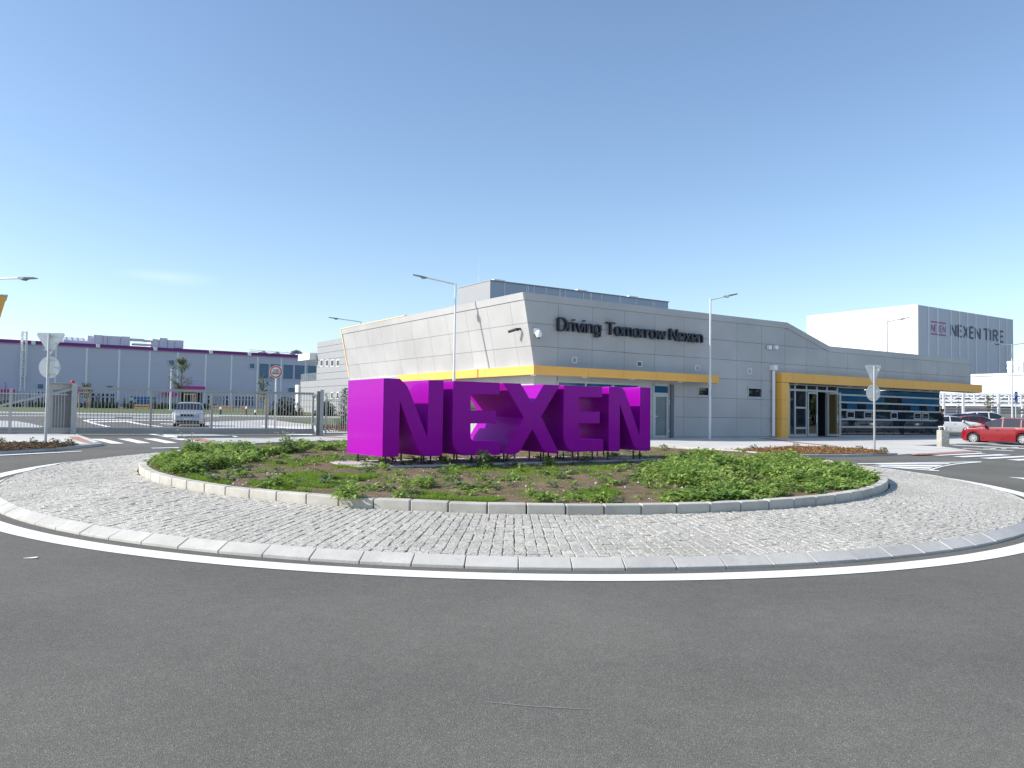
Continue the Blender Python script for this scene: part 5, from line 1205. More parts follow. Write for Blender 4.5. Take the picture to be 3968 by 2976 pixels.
# P sign
x, y, z = atY(3938, 1640, 60); z = float(T(x, y)); ps = root('parking_sign', (x, y, z), 'blue parking sign with a white P and wheelchair symbol beyond the red car', 'parking sign')
t1, t0 = atY(3938, 1517, 60).z, atY(3938, 1560, 60).z; S = Frame((x, y), (1, .3)); mb = MB(); mb.tube((x, y+.05, z), (x, y+.05, t1), .04, 10); mb.build('pole', polem, ps, smooth='auto')
mb = MB(); mb.box(S, -.13, .13, 0, .02, t0, t1); mb.build('plate', bluesign, ps); mb = MB(); text_on(mb, S, 'P', -.09, t1-.40, .30, .17, .021, .004, .2)
mb.tube(S.P(0, .023, t0+.2), S.P(.01, .023, t0+.1), .015); mb.tube(S.P(0, .023, t0+.24), S.P(0, .023, t0+.27), .02); mb.path([S.P(.09*math.cos(a), .023, t0+.1+.07*math.sin(a)) for a in np.linspace(2.2, 6.6, 9)], .01, 5); mb.build('symbol', whitepaint, ps)
mb = MB(); mb.box(S, -.13, .13, 0, .02, t0-.14, t0-.03); mb.build('sub_plate', whitepaint, ps)

# ================================================================== PLANTER BIN, PERSON
def bin_():
    x, y, z = at(3654, 1729, PV); s = y/FP; h = (1729-1667)*s; rr = 22.5*s
    ro = root('litter_bin', (x, y, z), 'square pebble concrete litter bin with a white raised lid on the pavement', 'litter bin')
    cm = speckle(mat('exposed_aggregate', (.42, .41, .37), .9, var=.2, vs=16, bump=.6, bs=70), 55, .6, 1.4, .5)
    def sq(r, a0=R(50)): return [(x+r*math.cos(a0+i*math.pi/2), y+r*math.sin(a0+i*math.pi/2)) for i in range(4)]
    mb = MB(); a = [(p[0], p[1], z-.02) for p in sq(rr*1.02)]; b = [(p[0], p[1], z+h) for p in sq(rr)]; mb.add(a+b, [(3, 2, 1, 0), (4, 5, 6, 7)]+[(i, (i+1) % 4, (i+1) % 4+4, i+4) for i in range(4)]); mb.build('concrete_body', cm, ro, bevel=.012)
    mb = MB(); mb.lathe((x, y, z+h+.14), [(rr*.70, 0), (rr*.74, .02), (rr*.70, .035)], 20); mb.build('lid', whitem, ro)
    for p in sq(rr*.62, 0): mb = MB(); mb.tube((p[0], p[1], z+h), (p[0], p[1], z+h+.14), .015, 8); mb.build('lid_post', whitem, ro)
    mb = MB(); mb.lathe((x, y, z+h-.01), [(rr*.5, 0), (rr*.5, .03), (rr*.3, .06)], 16); mb.build('liner_rim', black, ro)
bin_()
def person(px, pyb, Y, hgt, label, pose='phone', face=-1, top=cloth, bot=clothg):
    p = at(px, pyb, PV) if Y is None else tuple(atY(px, pyb, Y)); x, y, z = p
    z = float(T(x, y))+PV
    ro = root('person', (x, y, z), label, 'person'); k = hgt/1.75; a = face
    ca, sa = math.cos(a), math.sin(a)
    def W(f, s, u): return Vector((x+k*(f*ca-s*sa), y+k*(f*sa+s*ca), z+k*u))      # f forward, s left, u up
    J = dict(pel=(0, 0, .95), spi=(.02, 0, 1.15), che=(.05, 0, 1.35), nec=(.08, 0, 1.49), hd0=(.11, 0, 1.56), hd1=(.13, 0, 1.66), hd2=(.12, 0, 1.72),
             hl=(0, .09, .92), kl=(.05, .11, .5), al=(-.02, .12, .09), tl=(.14, .13, .04), hr=(0, -.09, .92), kr=(.10, -.10, .52), ar=(-.02, -.11, .1), tr=(.13, -.12, .04),
             sl=(.04, .18, 1.42), el=(.02, .26, 1.14), wl=(.24, .12, 1.16), sr=(.04, -.18, 1.42), er=(.02, -.26, 1.14), wr=(.25, -.08, 1.17))
    rad = dict(pel=.15, spi=.145, che=.16, nec=.06, hd0=.085, hd1=.1, hd2=.07, hl=.10, kl=.065, al=.045, tl=.04, hr=.10, kr=.065, ar=.045, tr=.04, sl=.075, el=.055, wl=.035, sr=.075, er=.055, wr=.035)
    E = [('pel', 'spi'), ('spi', 'che'), ('che', 'nec'), ('nec', 'hd0'), ('hd0', 'hd1'), ('hd1', 'hd2'), ('pel', 'hl'), ('hl', 'kl'), ('kl', 'al'), ('al', 'tl'), ('pel', 'hr'), ('hr', 'kr'), ('kr', 'ar'), ('ar', 'tr'), ('che', 'sl'), ('sl', 'el'), ('el', 'wl'), ('che', 'sr'), ('sr', 'er'), ('er', 'wr')]
    def skinned(name, js, m_, scale=1.0, extra=None, off=0):
        es = [e for e in E if e[0] in js and e[1] in js]; names = [n for n in J if n in js]; idx = {n: i for i, n in enumerate(names)}
        me = bpy.data.meshes.new(name); me.from_pydata([W(*J[n])-Vector((x, y, z)) for n in names], [(idx[a_], idx[b_]) for a_, b_ in es], []); me.materials.append(m_)
        o = bpy.data.objects.new(name, me); C.objects.link(o); o.parent = ro; WL[o.name] = WL[ro.name]
        md = o.modifiers.new('skin', 'SKIN'); md.use_smooth_shade = True
        for i, n in enumerate(names): me.skin_vertices[0].data[i].radius = (rad[n]*k*scale, rad[n]*k*scale*(.8 if n in ('pel', 'spi', 'che') else 1)); me.skin_vertices[0].data[i].use_root = (i == 0)
        o.modifiers.new('sub', 'SUBSURF').levels = 2; o.modifiers['sub'].render_levels = 2
        return o
    skinned('body', set(J), skin, .9)
    skinned('jacket', {'pel', 'spi', 'che', 'sl', 'el', 'wl', 'sr', 'er', 'wr'}, top, 1.22)
    skinned('trousers', {'pel', 'hl', 'kl', 'al', 'hr', 'kr', 'ar'}, bot, 1.06)
    for s_, w_ in ((1, 'wl'), (-1, 'wr')):
        f, s, u = J[w_]; mb = MB()
        mb.tube(tuple(W(f, s, u)), tuple(W(f+.08, s-.02*s_, u+.02)), .035*k, 8, .03*k)
        for q in range(4): mb.tube(tuple(W(f+.07, s-.02*s_+(q-1.5)*.018, u+.02)), tuple(W(f+.11, s-.03*s_+(q-1.5)*.018, u+.05-.005*q)), .009*k, 6, .007*k); mb.tube(tuple(W(f+.11, s-.03*s_+(q-1.5)*.018, u+.05-.005*q)), tuple(W(f+.10, s-.05*s_+(q-1.5)*.016, u+.075)), .008*k, 6, .006*k)
        mb.tube(tuple(W(f+.03, s+.03*s_*-1, u+.02)), tuple(W(f+.08, s-.06*s_, u+.05)), .01*k, 6, .008*k); mb.build('hand', skin, ro, smooth='auto')
        f, s, u = J['al' if s_ > 0 else 'ar']; mb = MB(); mb.tube(tuple(W(f-.04, s, .05)), tuple(W(f+.2, s, .035)), .05*k, 10, .035*k); mb.build('shoe', black, ro, smooth='auto')
    mb = MB(); mb.lathe(tuple(W(.115, 0, 1.645)), [(.108*k, 0), (.11*k, .05*k), (.085*k, .1*k), (.03*k, .125*k)], 14); mb.build('hair', black, ro, smooth='auto')
    mb = MB(); mb.tube(tuple(W(.22, 0, 1.605)), tuple(W(.25, 0, 1.59)), .014, 6, .01)
    for s in (-.035, .035): mb.tube(tuple(W(.205, s, 1.64)), tuple(W(.218, s, 1.64)), .011, 6, .008)
    mb.build('face_features', mat('face_dark', (.16, .07, .05), .6), ro)
    return ro, W
ro, W_ = person(3645, 1684, 52.6, 1.78, 'person in dark jacket looking down at a phone beside the litter bin', face=R(-50))
ph = root('phone', W_(.33, .02, 1.2), 'dark phone held by the person beside the litter bin', 'phone'); mb = MB(); a, b = W_(.31, .02, 1.18), W_(.37, .02, 1.26); mb.bar(tuple(a), tuple(b), .075, .012); mb.build('handset', black, ph)
person(508, 1577, 150, 2.0, 'distant person in white shirt by the blue doors of the factory', face=R(-60), top=whitepaint, bot=mat('blue_trousers', (.03, .04, .15), .8))

# ================================================================== CARS
def car(label, wheelF, wheelR=None, heading=None, col=None, spec='hatch', H_=1.5, L_=4.0, W_=1.72, scale=1.0, group='cars at the site', plate=True):
    """wheelF: ground point of the near front wheel, heading: direction of travel angle"""
    P = {'hatch': dict(top=[(0, .42), (.02, .62), (.05, .70), (.22, .90), (.25, .94), (.42, 1.0), (.47, 1.0), (.92, .97), (.965, .90), (.99, .6), (1, .42)],
                       roof=[(0, .36), (.01, .48), (.03, .56), (.09, .625), (.18, .67), (.26, .705), (.34, .83), (.42, .94), (.52, .99), (.66, 1.0), (.80, .975), (.91, .92), (.975, .66), (.99, .52), (1, .40)], ws=(.26, .42), rs=(.91, .975), wb=(.175, .80), glass=(.30, .91), bp=(.535, .552, .765, .782), belt=.61),
         'sedan': dict(roof=[(0, .38), (.015, .50), (.04, .57), (.15, .66), (.29, .72), (.42, .965), (.55, 1.0), (.68, .97), (.85, .77), (.96, .74), (.985, .62), (1, .40)], ws=(.29, .42), rs=(.70, .85), wb=(.18, .78), glass=(.32, .80), bp=(.545, .565, .735, .755), belt=.64),
         'suv': dict(roof=[(0, .34), (.010, .46), (.03, .53), (.10, .60), (.24, .665), (.38, .95), (.5, 1.0), (.8, .985), (.91, .94), (.975, .66), (1, .42)], ws=(.24, .38), rs=(.91, .975), wb=(.175, .79), glass=(.285, .93), bp=(.52, .54, .735, .755), belt=.60)}[spec]
    rx = [p[0] for p in P['roof']]; rz = [p[1] for p in P['roof']]
    RW = .21*H_; RA = RW*1.13; wf, wr = P['wb'][0]*L_, P['wb'][1]*L_
    xs = sorted(set(list(np.linspace(0, L_, 61))+[wf+RA*math.cos(a) for a in np.linspace(0, math.pi, 13)]+[wr+RA*math.cos(a) for a in np.linspace(0, math.pi, 13)]+[p*L_ for p in rx]+[p*L_ for p in P['bp']]+[P['ws'][0]*L_, P['ws'][1]*L_]))
    rows = []
    for x in xs:
        t = x/L_; roof = np.interp(t, rx, rz)*H_
        zb_ = .15*H_/1.5+.10*max(0, (.04-t)/.04)+.12*max(0, (t-.95)/.05)
        for wc in (wf, wr):
            if abs(x-wc) < RA: zb_ = max(zb_, RW+math.sqrt(max(0, RA*RA-(x-wc)**2))*.98)
        endf = 1-.22*max(0, (.09-t)/.09)**2-.16*max(0, (t-.92)/.08)**2
        hw = W_/2*endf; belt = min(P['belt']*H_+.03*H_*t, roof-.02); tw = hw*(1-.24*max(0, (roof-belt))/(.36*H_))
        wl_ = [(0, zb_), (hw*.86, zb_), (hw*.97, zb_+.03), (hw, zb_+(belt-zb_)*.45), (hw*1.0, zb_+(belt-zb_)*.62), (hw*.985, zb_+(belt-zb_)*.86), (hw*.96, belt)]
        up = roof-belt; top_ = [(hw*.96+(tw-hw*.96)*q-.0, belt+up*q) for q in (.06, .5, .90)]
        wl_ += [(min(a, hw*.955), b) for a, b in top_]+[(tw*.86, belt+up*.985), (tw*.5, roof), (0, roof+.012)]
        rows.append((x, wl_))
    nring = len(rows[0][1]); V = []; body = []; gside = []; gws = []; grs = []
    for x, rr_ in rows: 
        for sgn in (1, -1):
            for (a, b) in rr_: V.append((x, sgn*a, b))
    M2 = 2*nring
    for i in range(len(rows)-1):
        t = (rows[i][0]+rows[i+1][0])/2/L_
        for sgn in (0, 1):
            for j in range(nring-1):
                a = i*M2+sgn*nring+j; q = (a, a+1, a+1+M2, a+M2)
                if sgn == 0: q = q[::-1]
                dest = body; up = np.interp(t, rx, rz)*H_-P['belt']*H_
                if j in (7, 8) and P['glass'][0] < t < P['glass'][1] and up > .1*H_ and not (P['bp'][0] < t < P['bp'][1]) and not (P['bp'][2] < t < P['bp'][3]): dest = gside
                if j >= 9 and P['ws'][0]+.004 < t < P['ws'][1]-.002: dest = gws
                if j >= 9 and P['rs'][0]+.004 < t < P['rs'][1]-.01: dest = grs
                dest.append(q)
    n0 = 0; nl = (len(rows)-1)*M2
    ends = [tuple(range(0, nring))+tuple(range(M2-1, nring-1, -1)), tuple(nl+k for k in (list(range(nring-1, -1, -1))+list(range(nring, M2))))]
    body += ends
    hd = heading; ca, sa = math.cos(hd), math.sin(hd)
    fx, fy = wheelF
    # car local x runs from nose to tail; nose direction = heading
    def W(x, s, u, side=1): 
        return Vector((fx-(x-wf)*ca-(s)*(-sa)*1, fy-(x-wf)*sa-(s)*(ca)*1, 0))
    gz_ = float(T(fx, fy))
    sidew = W_/2-.10
    def WW(x, s, u):
        X = x-wf; S_ = s-sidew*(1)
        return (fx-X*ca+S_*(-sa)*nsgn, fy-X*sa+S_*ca*nsgn, gz_+u)
    # near wheel is the one at +sidew*nsgn
    left = np.array([-sa, ca]); tocam = -np.array([fx, fy]); nsgn = 1 if left@tocam > 0 else -1
    ro = root('car', WW(L_/2, 0, 0), label, 'car', group)
    def bld(nm, quads, m_, smooth='auto', par=ro, push=0):
        mb = MB(); used = sorted({i for q in quads for i in q}); ix = {k: n for n, k in enumerate(used)}
        if not used: return
        mb.add([WW(V[i][0], V[i][1]*(1+push), V[i][2]+(push*.4 if V[i][2] > H_*.6 else 0)) for i in used], [tuple(ix[i] for i in q) for q in quads]); return mb.build(nm, m_, par, smooth=smooth)
    bld('body', body, col); bld('side_window', [q for q in gside if V[q[0]][1] > 0], carglass); bld('side_window', [q for q in gside if V[q[0]][1] < 0], carglass); bld('windscreen', gws, carglass); bld('rear_window', grs, carglass)
    for wx in (wf, wr):
        for sg in (1, -1):
            c0 = Vector(WW(wx, sg*(W_/2-.20), RW)); c1 = Vector(WW(wx, sg*(W_/2-.015), RW)); d = (c1-c0).normalized()
            mb = MB(); mb.tube(c0, c1-d*.02, RW, 28); mb.tube(c1-d*.02, c1, RW, 28, RW*.93); wh = mb.build('wheel', rubber, ro, smooth='auto')
            mb = MB(); mb.tube(c1-d*.01, c1+d*.004, RW*.64, 24, RW*.60)
            wh2 = mb.build('rim', mat('rim_dark', (.05, .05, .055), .5), wh); mb = MB(); up = Vector((0, 0, 1)); sd = d.cross(up)
            for s_ in range(9):
                a = 2*math.pi*s_/9; v = sd*math.cos(a)+up*math.sin(a); tt = sd*-math.sin(a)+up*math.cos(a); p0 = c1+d*.012+v*RW*.10; p1 = c1+d*.008+v*RW*.58
                mb.add([p0-tt*.012, p0+tt*.012, p1+tt*.026, p1-tt*.026], [(0, 1, 2, 3)])
            mb.tube(c1+d*.006, c1+d*.016, RW*.16, 12); mb.path([c1+d*.01+(sd*math.cos(a)+up*math.sin(a))*RW*.62 for a in np.linspace(0, 2*math.pi, 25)], .012, 5); mb.build('hubcap', mat('hubcap_silver', (.45, .46, .47), .4, .3), wh)
    # lamps, bumper, grille, mirrors, handles, plate
    def blob(nm, pts, m_, th=.012):
        mb = MB(); n = len(pts); c = sum((Vector(q) for q in pts), Vector())/n; mb.add(pts, [tuple(range(n))]); o = mb.build(nm, m_, ro)
        md = o.modifiers.new('solid', 'SOLIDIFY'); md.thickness = th; md.offset = 0; return o
    def surf(t, frac):
        x = t*L_; i = min(range(len(rows)), key=lambda q: abs(rows[q][0]-x)); return rows[i]
    hl = mat('headlight_glass', (.55, .58, .60), .15, .3); tl = mat('taillight_red', (.35, .01, .015), .25)
    for sg in (1, -1):
        h2 = W_/2; e = lambda t: 1-.22*max(0, (.09-t)/.09)**2
        zz_ = np.interp(.05, rx, rz)*H_
        blob('headlight', [WW(-.004+.008*L_*0, sg*h2*.48, zz_*.80), WW(.018*L_-.02, sg*h2*.80, zz_*.80), WW(.075*L_, sg*(h2*e(.075)*1.006), zz_*.92), WW(.085*L_, sg*(h2*e(.085)*1.003), zz_*1.02), WW(.035*L_-.03, sg*h2*.80, zz_*1.0), WW(.008*L_-.02, sg*h2*.48, zz_*.92)], hl, .03)
        x1 = L_*.985; blob('taillight', [WW(x1+.02, sg*h2*.60, H_*.50), WW(x1-.02, sg*h2*.84, H_*.50), WW(x1-.16, sg*h2*.975, H_*.5), WW(x1-.20, sg*h2*.965, H_*.66), WW(x1-.06, sg*h2*.82, H_*.66), WW(x1-.0, sg*h2*.66, H_*.62)], tl, .03)
        mx_ = P['ws'][0]*L_+.30*L_/4.2; mb = MB(); a = Vector(WW(mx_, sg*h2*.93, P['belt']*H_+.06)); b = Vector(WW(mx_-.02, sg*(h2+.14), P['belt']*H_+.09)); mb.bar(a, b, .11, .05); mb.bar(Vector(WW(mx_, sg*(h2+.03), P['belt']*H_+.10)), Vector(WW(mx_+.0, sg*(h2+.19), P['belt']*H_+.12)), .12, .13)
        mb.build('mirror', col, ro, bevel=.02)
        for t in ((P['bp'][0]-.03), (P['bp'][2]-.02)):
            mb = MB(); mb.bar(WW(t*L_, sg*(h2*1.0), P['belt']*H_*.90), WW(t*L_+.0-.17, sg*(h2*1.0), P['belt']*H_*.90), .05, .03); mb.build('door_handle', col, ro, bevel=.008)
        mb = MB()
        for t in (P['ws'][0]+.045, P['bp'][1]-.01, P['bp'][3]+.01): mb.bar(WW(t*L_, sg*(h2*1.001), .26*H_/1.5), WW(t*L_+.01, sg*(h2*.985), P['belt']*H_*.95), .004, .012)
        mb.build('door_gap', black, ro)
    zf = np.interp(.0, rx, rz)*H_; mb = MB(); Yh = W_/2*.80
    mb.bar(WW(-.012, -Yh*.95, zf*.62), WW(-.012, Yh*.95, zf*.62), .03, .12); mb.build('lower_grille', black, ro)
    mb = MB(); mb.bar(WW(.004*L_, -Yh*.55, np.interp(.02, rx, rz)*H_*.93), WW(.004*L_, Yh*.55, np.interp(.02, rx, rz)*H_*.93), .05, .13); mb.build('grille', black, ro, bevel=.02)
    if plate: mb = MB(); mb.bar(WW(-.03, -.26, zf*.92), WW(-.03, .26, zf*.92), .012, .11); mb.build('number_plate', whitepaint, ro)
    return ro
redp = carpaint('red_paint', (.22, .004, .012), 0); silver = carpaint('silver_paint', (.56, .57, .58), .5); whitep = carpaint('white_car_paint', (.78, .78, .78), 0)
bluep = carpaint('dark_blue_paint', (.05, .08, .16), .4); greyp = carpaint('grey_paint', (.22, .23, .25), .5); suvp = carpaint('light_grey_paint', (.45, .47, .50), .5)
a = at(3774, 1719)[:2]; b = at(3966, 1727)[:2]
a = np.array(a); b = np.array(b); s_ = np.linalg.norm(b-a)
hd = math.atan2(a[1]-b[1], a[0]-b[0]); wbl = s_
car('red hatchback parked at the right edge behind the litter bin', tuple(a), heading=hd, col=redp, spec='hatch', H_=(1719-1617)*a[1]/FP*.985, L_=wbl/.625, W_=1.66)
def gcar(px, Y, heading, **k):
    p = atY(px, 1600, Y); return car(wheelF=(p.x, Y), heading=heading, **k)
gcar(3773, 66, R(-10), label='white saloon car parked behind the person with the phone', col=whitep, spec='sedan', H_=1.45, L_=4.7, W_=1.8, group='cars in the car park')
gcar(3850, 74, R(-12), label='dark blue grey car with pale roof rails behind the white saloon', col=bluep, spec='suv', H_=1.66, L_=4.6, W_=1.85, group='cars in the car park')
gcar(3908, 77, R(-12), label='white van like car with roof rails further back', col=whitep, spec='suv', H_=1.85, L_=4.7, W_=1.85, group='cars in the car park')
gcar(3866, 72, R(-12), label='small dark red car between the white saloon and the red hatchback', col=redp, spec='hatch', H_=1.48, L_=3.9, W_=1.7, group='cars in the car park')
gcar(3985, 72, R(190), label='pale silver car at the right edge beyond the lamp post', col=silver, spec='hatch', H_=1.6, L_=4.2, W_=1.75, group='cars in the car park')
# cars outside the view to the right (seen only as reflections in the glazing)
for i, (x, y, c_, sp_, lab) in enumerate(((41, 50, silver, 'sedan', 'silver saloon standing beyond the right edge'), (44, 53.5, greyp, 'hatch', 'grey hatchback beyond the right edge'), (39, 46.5, whitep, 'suv', 'white tall car beyond the right edge'), (47, 57, bluep, 'sedan', 'dark blue saloon beyond the right edge'))):
    car(label=lab, wheelF=(x, y), heading=R(200), col=c_, spec=sp_, L_=4.5, W_=1.8, group='cars beyond the right edge')
# grey suv behind the gate, facing the camera
p = atY(786, 1640, 54.5)
car(label='light grey estate car behind the sliding gate, facing the viewer', wheelF=(p.x-.1, 54.5), heading=R(-72), col=suvp, spec='suv', H_=1.62, L_=4.6, W_=1.86)

# ================================================================== TREES
def conifer(x, y, z, h, r, label, n=1600, group=None, m_=leafdark):
    ro = root('conifer', (x, y, z), label, 'tree', group); mb = MB(); mb.tube((x, y, z-.1), (x, y, z+h*.97), .03+.01*h, 8, .01); mb.build('trunk', trunkm, ro)
    Lv = Leaves(); nb = int(26+10*h)
    for i in range(nb):
        t = .04+.93*i/nb; a = i*2.4+rng.uniform(-.3, .3); rl = r*(1-t)**.85*rng.uniform(.7, 1.15)+.03; k = max(6, int(n/nb*(1-t*.7)))
        s = rng.uniform(.05, 1, k); b = np.column_stack([x+np.cos(a)*rl*s, y+np.sin(a)*rl*s, z+h*t+rl*s*.12-rl*s*s*.1])+rng.normal(0, .03+.03*r, (k, 3))
        d = np.column_stack([np.full(k, math.cos(a)), np.full(k, math.sin(a)), np.full(k, .25)])+rng.normal(0, .45, (k, 3)); L = rng.uniform(.7, 1.2, k)*(.07+.10*r)
        Lv.add(b, d, np.tile([0, 0, 1.], (k, 1)), L, L*.28, rng.uniform(0, 1, k), droop=.1)
    Lv.build('crown', m_, ro); return ro
def youngtree(x, y, z, h, r, label, n=900, z0=.45, ls=.16, m_=leafolive, group=None, tr=.05):
    ro = root('tree', (x, y, z), label, 'tree', group); mb = MB(); mb.tube((x, y, z-.1), (x, y, z+h*.9), tr, 8, tr*.3)
    Lv = Leaves(); nb = 26
    for i in range(nb):
        t = z0+(1-z0)*rng.uniform(0, .95); a = rng.uniform(0, 6.28); rl = r*math.sin(math.pi*(.12+.85*(t-z0)/(1-z0)))*rng.uniform(.5, 1.2)
        tip = np.array([x+math.cos(a)*rl, y+math.sin(a)*rl, z+h*t+rl*.45]); b0 = np.array([x, y, z+h*(t-.05)]); mb.tube(tuple(b0), tuple(tip), tr*.3, 5, tr*.12)
        k = n//nb; s = rng.uniform(.35, 1.1, k)[:, None]; b = b0+(tip-b0)*s+rng.normal(0, r*.10, (k, 3)); L = ls*rng.uniform(.6, 1.3, k)
        Lv.add(b, rng.normal(0, 1, (k, 3)), rng.normal(0, 1, (k, 3)), L, L*.4, rng.uniform(0, 1, k))
    mb.build('trunk', trunkm, ro); Lv.build('crown', m_, ro); return ro
# conifer by the purple letter
p = atY(1335, 1600, 46); h_ = (1622-1455)*46/FP
conifer(p.x, 46, float(T(p.x, 46)), h_+.1, .62, 'dark slender spruce standing left of the purple letters', 3600)
Lv = Leaves(); k = 500; a_ = rng.uniform(0, 6.28, k); q_ = 1.3*np.sqrt(rng.random(k)); b = np.column_stack([p.x+q_*np.cos(a_), 45.5+q_*np.sin(a_)*.8, np.full(k, float(T(p.x, 46))+.1)+rng.random(k)*.25])
Lv.add(b, rng.normal(0, 1, (k, 3)), rng.normal(0, 1, (k, 3)), .14, .1, rng.uniform(0, 1, k)); tag(Lv.build('shrub', leafdry, loc=(p.x, 45.5, .7)), 'low reddish brown shrub at the foot of the slender spruce', 'shrub')
spots = [(18, 1600, 1507, 16, 'leftmost dark spruce by the factory, cut by the frame edge'), (112, 1592, 1538, 16, 'dark spruce left of the left sign pole'), (190, 1590, 1556, 15, 'dark spruce just right of the left sign pole'),
         (373, 1589, 1550, 15, 'spruce before the factory window right of the gate portal'), (480, 1590, 1555, 16, 'spruce left of the blue factory doors'), (597, 1592, 1552, 18, 'two tipped dark spruce right of the blue doors')]
for px, yb, yt, hw, lab in spots:
    Y = 118; p = atY(px, yb, Y); z = float(T(p.x, Y))+.1; conifer(p.x, Y, z, (yb-yt)*Y/FP+.3, hw*Y/FP, lab, 1100, 'spruces along the factory')
p = atY(700, 1590, 108); youngtree(p.x, 108, float(T(p.x, 108)), (1600-1392)*108/FP, 1.7, 'thin leafed young tree before the magenta awning', 2400, .35, .17, tr=.09, group='young trees on the verge')
p = atY(1018, 1592, 104); youngtree(p.x, 104, float(T(p.x, 104)), (1592-1435)*104/FP, .8, 'sparse staked young tree left of the round white sign', 320, .3, .28, tr=.08, group='young trees on the verge')
p = atY(1263, 1592, 96); youngtree(p.x, 96, float(T(p.x, 96)), 2.9, .9, 'bare little tree behind the small gate', 90, .4, .2, tr=.05, group='young trees on the verge')
p = atY(332, 1592, 112); youngtree(p.x, 112, float(T(p.x, 112)), 3.6, 1.0, 'small drooping tree right of the gate portal', 500, .45, .25, group='young trees on the verge')
p = atY(3829, 1600, 82); youngtree(p.x, 82, float(T(p.x, 82)), 3.6, .5, 'small sparse tree before the pipe bridge', 200, .5, .18, group='young trees on the verge')
for px, Y, lab in ((1018, 103, 'wooden stakes around the sparse tree left of the round sign'), (325, 111, 'wooden stakes around the small drooping tree'), (735, 107, 'wooden stakes before the dark factory gateway')):
    p = atY(px, 1590, Y); z = float(T(p.x, Y)); ro = root('tree_stakes', (p.x, Y, z), lab, 'tree stakes', 'tree stakes on the verge')
    for dx, dy in ((-.7, 0), (.7, 0), (0, .8)): mb = MB(); mb.tube((p.x+dx, Y+dy, z), (p.x+dx, Y+dy, z+2.5), .07, 8); mb.build('stake', wood, ro)
    mb = MB(); mb.bar((p.x-.7, Y-.08, z+2.35), (p.x+.7, Y-.08, z+2.35), .05, .12); mb.build('crossbar', wood, ro)
# shrubs on the verge
for px, yb, rr, hh, lab in ((1108, 1600, 1.9, 2.0, 'dark rounded shrub on the verge before the office block'), (1262, 1603, 1.2, 1.6, 'dark shrub seen through the small gate'), (1080, 1598, .9, .6, 'low dark shrub left of the rounded one')):
    Y = 98.6; p = atY(px, yb, Y); z = float(T(p.x, Y))+.1; Lv = Leaves(); k = 1500; v = rng.normal(0, 1, (k, 3)); v /= np.linalg.norm(v, axis=1)[:, None]; v *= rng.uniform(.4, 1.1, (k, 1)); v[:, 2] = abs(v[:, 2])
    b = np.array([p.x, Y, z])+v*np.array([rr, rr, hh]); Lv.add(b, v+rng.normal(0, .5, (k, 3)), np.tile([0, 0, 1.], (k, 1)), .3, .16, rng.uniform(0, 1, k)); tag(Lv.build('shrub', leafdark, loc=(p.x, Y, z)), lab, 'shrub', 'shrubs on the verge')
Lv = Leaves(); k = 5000; xx = rng.uniform(-95, -45, k); keep = np.array([mn.noise(Vector((x_*.35, 0, 0))) > -.15 for x_ in xx]); xx = xx[keep]; k = len(xx); yy = rng.uniform(121, 124, k); b = np.column_stack([xx, yy, T(xx, yy)+rng.random(k)*.8])
Lv.add(b, rng.normal(0, 1, (k, 3)), rng.normal(0, 1, (k, 3)), .5, .3, rng.uniform(0, 1, k)); tag(Lv.build('ground_cover', leafdark), 'dark low ground cover along the foot of the factory', 'ground cover', kind='stuff')
# verge bollard lights
for px, yb, yt, lab in ((855, 1597, 1567, 'small bollard light before the left pair of windows'), (955, 1606, 1571, 'tallest bollard light beside the kerb of the verge'), (990, 1592, 1577, 'bollard light left of the tree stakes'), (1101, 1605, 1578, 'bollard light right of the round sign pole'), (1297, 1600, 1585, 'bollard light behind the small gate')):
    Y = 98; p = atY(px, yb, Y); z = float(T(p.x, Y))+.1; h = (yb-yt)*Y/FP; ro = root('bollard_light', (p.x, Y, z), lab, 'bollard', 'bollard lights on the verge'); mb = MB(); mb.tube((p.x, Y, z), (p.x, Y, z+h*.7), .1, 10); mb.build('post', black, ro)
    mb = MB(); mb.lathe((p.x, Y, z+h*.7), [(.12, 0), (.14, .12), (.14, .25), (.05, .3)], 10); mb.build('lamp_cap', whitem, ro)
# orange barriers
for x0, x1, y0, lab in ((520, 578, 1580, 'orange board barrier before the blue factory doors'), (822, 905, 1584, 'long orange board barrier before the left dark windows'), (930, 960, 1584, 'short orange board barrier before the right dark windows')):
    Y = 113; p = atY(x0, y0, Y); q = atY(x1, y0, Y); z = float(T(p.x, Y)); ro = root('barrier', (p.x, Y, z), lab, 'barrier', 'orange barriers by the factory')
    for zz_ in (.7, .35): mb = MB(); mb.bar((p.x, Y, z+zz_), (q.x, Y, z+zz_), .06, .24); mb.build('board', orange, ro)
    for xx_ in (p.x+.1, q.x-.1): mb = MB(); mb.bar((xx_, Y+.07, z), (xx_, Y+.07, z+.85), .08); mb.build('leg', orange, ro)
sheet('road_marking', line_strip(gp([(1880, 2722), (2050, 2738), (2290, 2752)]), .007), .004, mat('scratch_grey', (.27, .265, .25), .9))
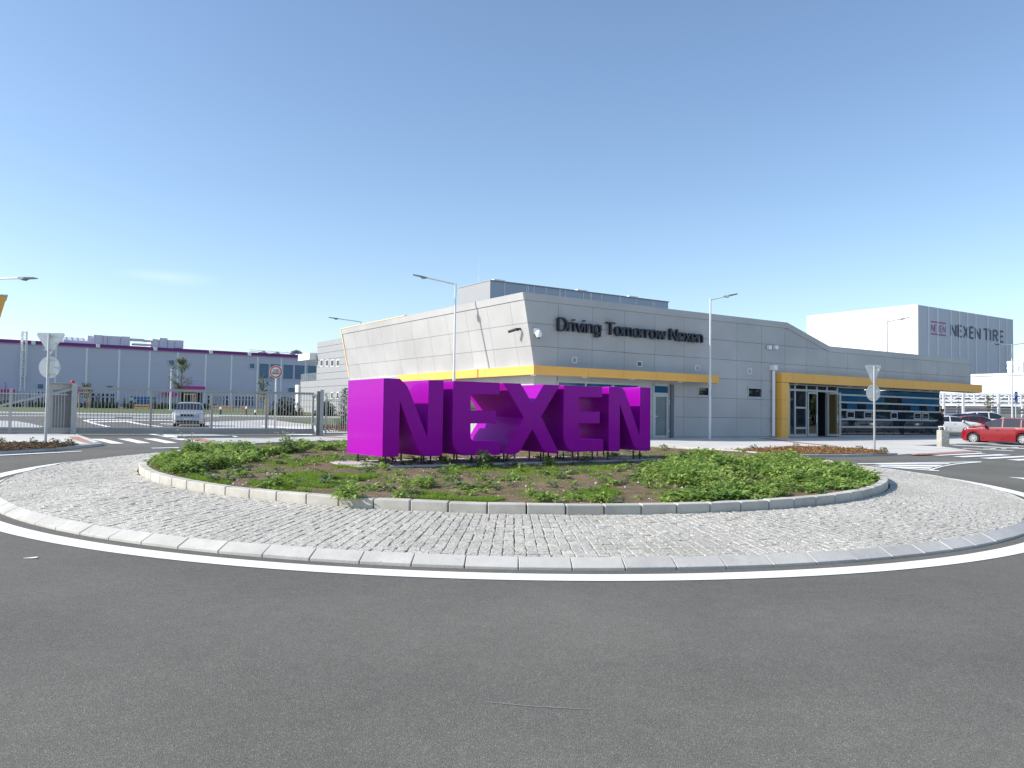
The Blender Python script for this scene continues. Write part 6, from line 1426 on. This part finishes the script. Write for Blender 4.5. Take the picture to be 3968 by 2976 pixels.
# litter on the road and soil bed plants
x, y, z = at(120, 2165); mb = MB(); mb.add([(x-.07, y-.008, z+.006), (x+.01, y-.01, z+.008), (x+.06, y-.015, z+.014), (x+.06, y+.015, z+.02), (x+.015, y+.018, z+.014), (x-.06, y+.0, z+.008)], [(0, 1, 4, 5), (1, 2, 3, 4)])
o = mb.build('paper_scrap', whitepaint, loc=(x, y, z)); o.modifiers.new('s', 'SOLIDIFY').thickness = .003; tag(o, 'white paper scrap lying on the near road at the left', 'litter')
def bedplants(pts, lab, h=.16):
    for i, (px, py) in enumerate(pts):
        x, y, z = at(px, py, PV+.02); Lv = Leaves(); weed(Lv, x, y, z, h, .16, 60, .09, .4); tag(Lv.build('bed_plant', leafgrey, loc=(x, y, z)), lab[i], 'plant', 'small plants in the bark beds')
bedplants([(12, 1722), (125, 1722), (215, 1722), (268, 1720)], ['small dark plant at the left frame edge of the left bark bed', 'small dark plant left of the left sign pole', 'small dark plant just right of the left sign pole', 'rightmost small dark plant of the left bark bed'])
bedplants([(2920, 1742), (3085, 1732), (3195, 1736), (3330, 1744), (3425, 1752)], ['small plant at the left of the right bark bed', 'small plant at the top of the right bark bed', 'small plant in the middle of the right bark bed', 'small plant left of the right sign pole', 'small plant right of the right sign pole'])
def chips(polys, n, lab, ca=(.10, .055, .03), cb=(.42, .24, .10)):
    Lv = Leaves()
    for poly in polys:
        P = np.array(poly); lo_, hi_ = P.min(0), P.max(0); q = rng.uniform(lo_, hi_, (n, 2)); q = q[inpoly(q, poly)]; k = len(q); b = np.column_stack([q, T(q[:, 0], q[:, 1])+PV+.03+rng.random(k)*.03])
        Lv.add(b, rng.normal(0, 1, (k, 3))*[1, 1, .4], rng.normal(0, .5, (k, 3))+[0, 0, 1], .09, .04, rng.uniform(0, 1, k))
    tag(Lv.build('bark_chips', leafmat('chip_'+lab[:4], ca, cb, tuple(1.2*v for v in cb), .8)), lab, 'bark mulch', kind='stuff')
chips([Z5([(150, 1428), (500, 1404), (880, 1383), (1200, 1388), (1500, 1402), (1750, 1428), (1750, 1440), (1200, 1446), (300, 1449)], PV)], 7000, 'orange brown bark chips covering the right bed')
chips([ZA([(-700, 212), (0, 200), (480, 194), (845, 207), (700, 222), (560, 238), (0, 272), (-700, 300)], PV)], 7000, 'dark brown bark chips covering the left bed', (.05, .035, .025), (.22, .15, .09))
# trees beyond the right edge, for the reflections
Lv = Leaves(); k = 16000; yy = rng.uniform(-10, 150, k); xx = 118+rng.uniform(-4, 6, k)+3*np.sin(yy*.35); hh_ = 8+3*np.sin(yy*.21)+2*np.sin(yy*.8); b = np.column_stack([xx, yy, T(xx, yy)+rng.random(k)*hh_])
Lv.add(b, rng.normal(0, 1, (k, 3)), rng.normal(0, 1, (k, 3)), 1.5, .9, rng.uniform(0, 1, k)); tag(Lv.build('woodland', leafdark), 'dark belt of trees far beyond the car park', 'woodland', kind='stuff')
for x, y, lab in ((75, 52, 'second'), (80, 60, 'third'), (78, 45, 'nearest'), (85, 70, 'farthest')): youngtree(x, y, .7, 8, 3.2, lab+' leafy tree beyond the right edge of the car park', 1500, .2, .6, tr=.2, group='trees beyond the right edge')
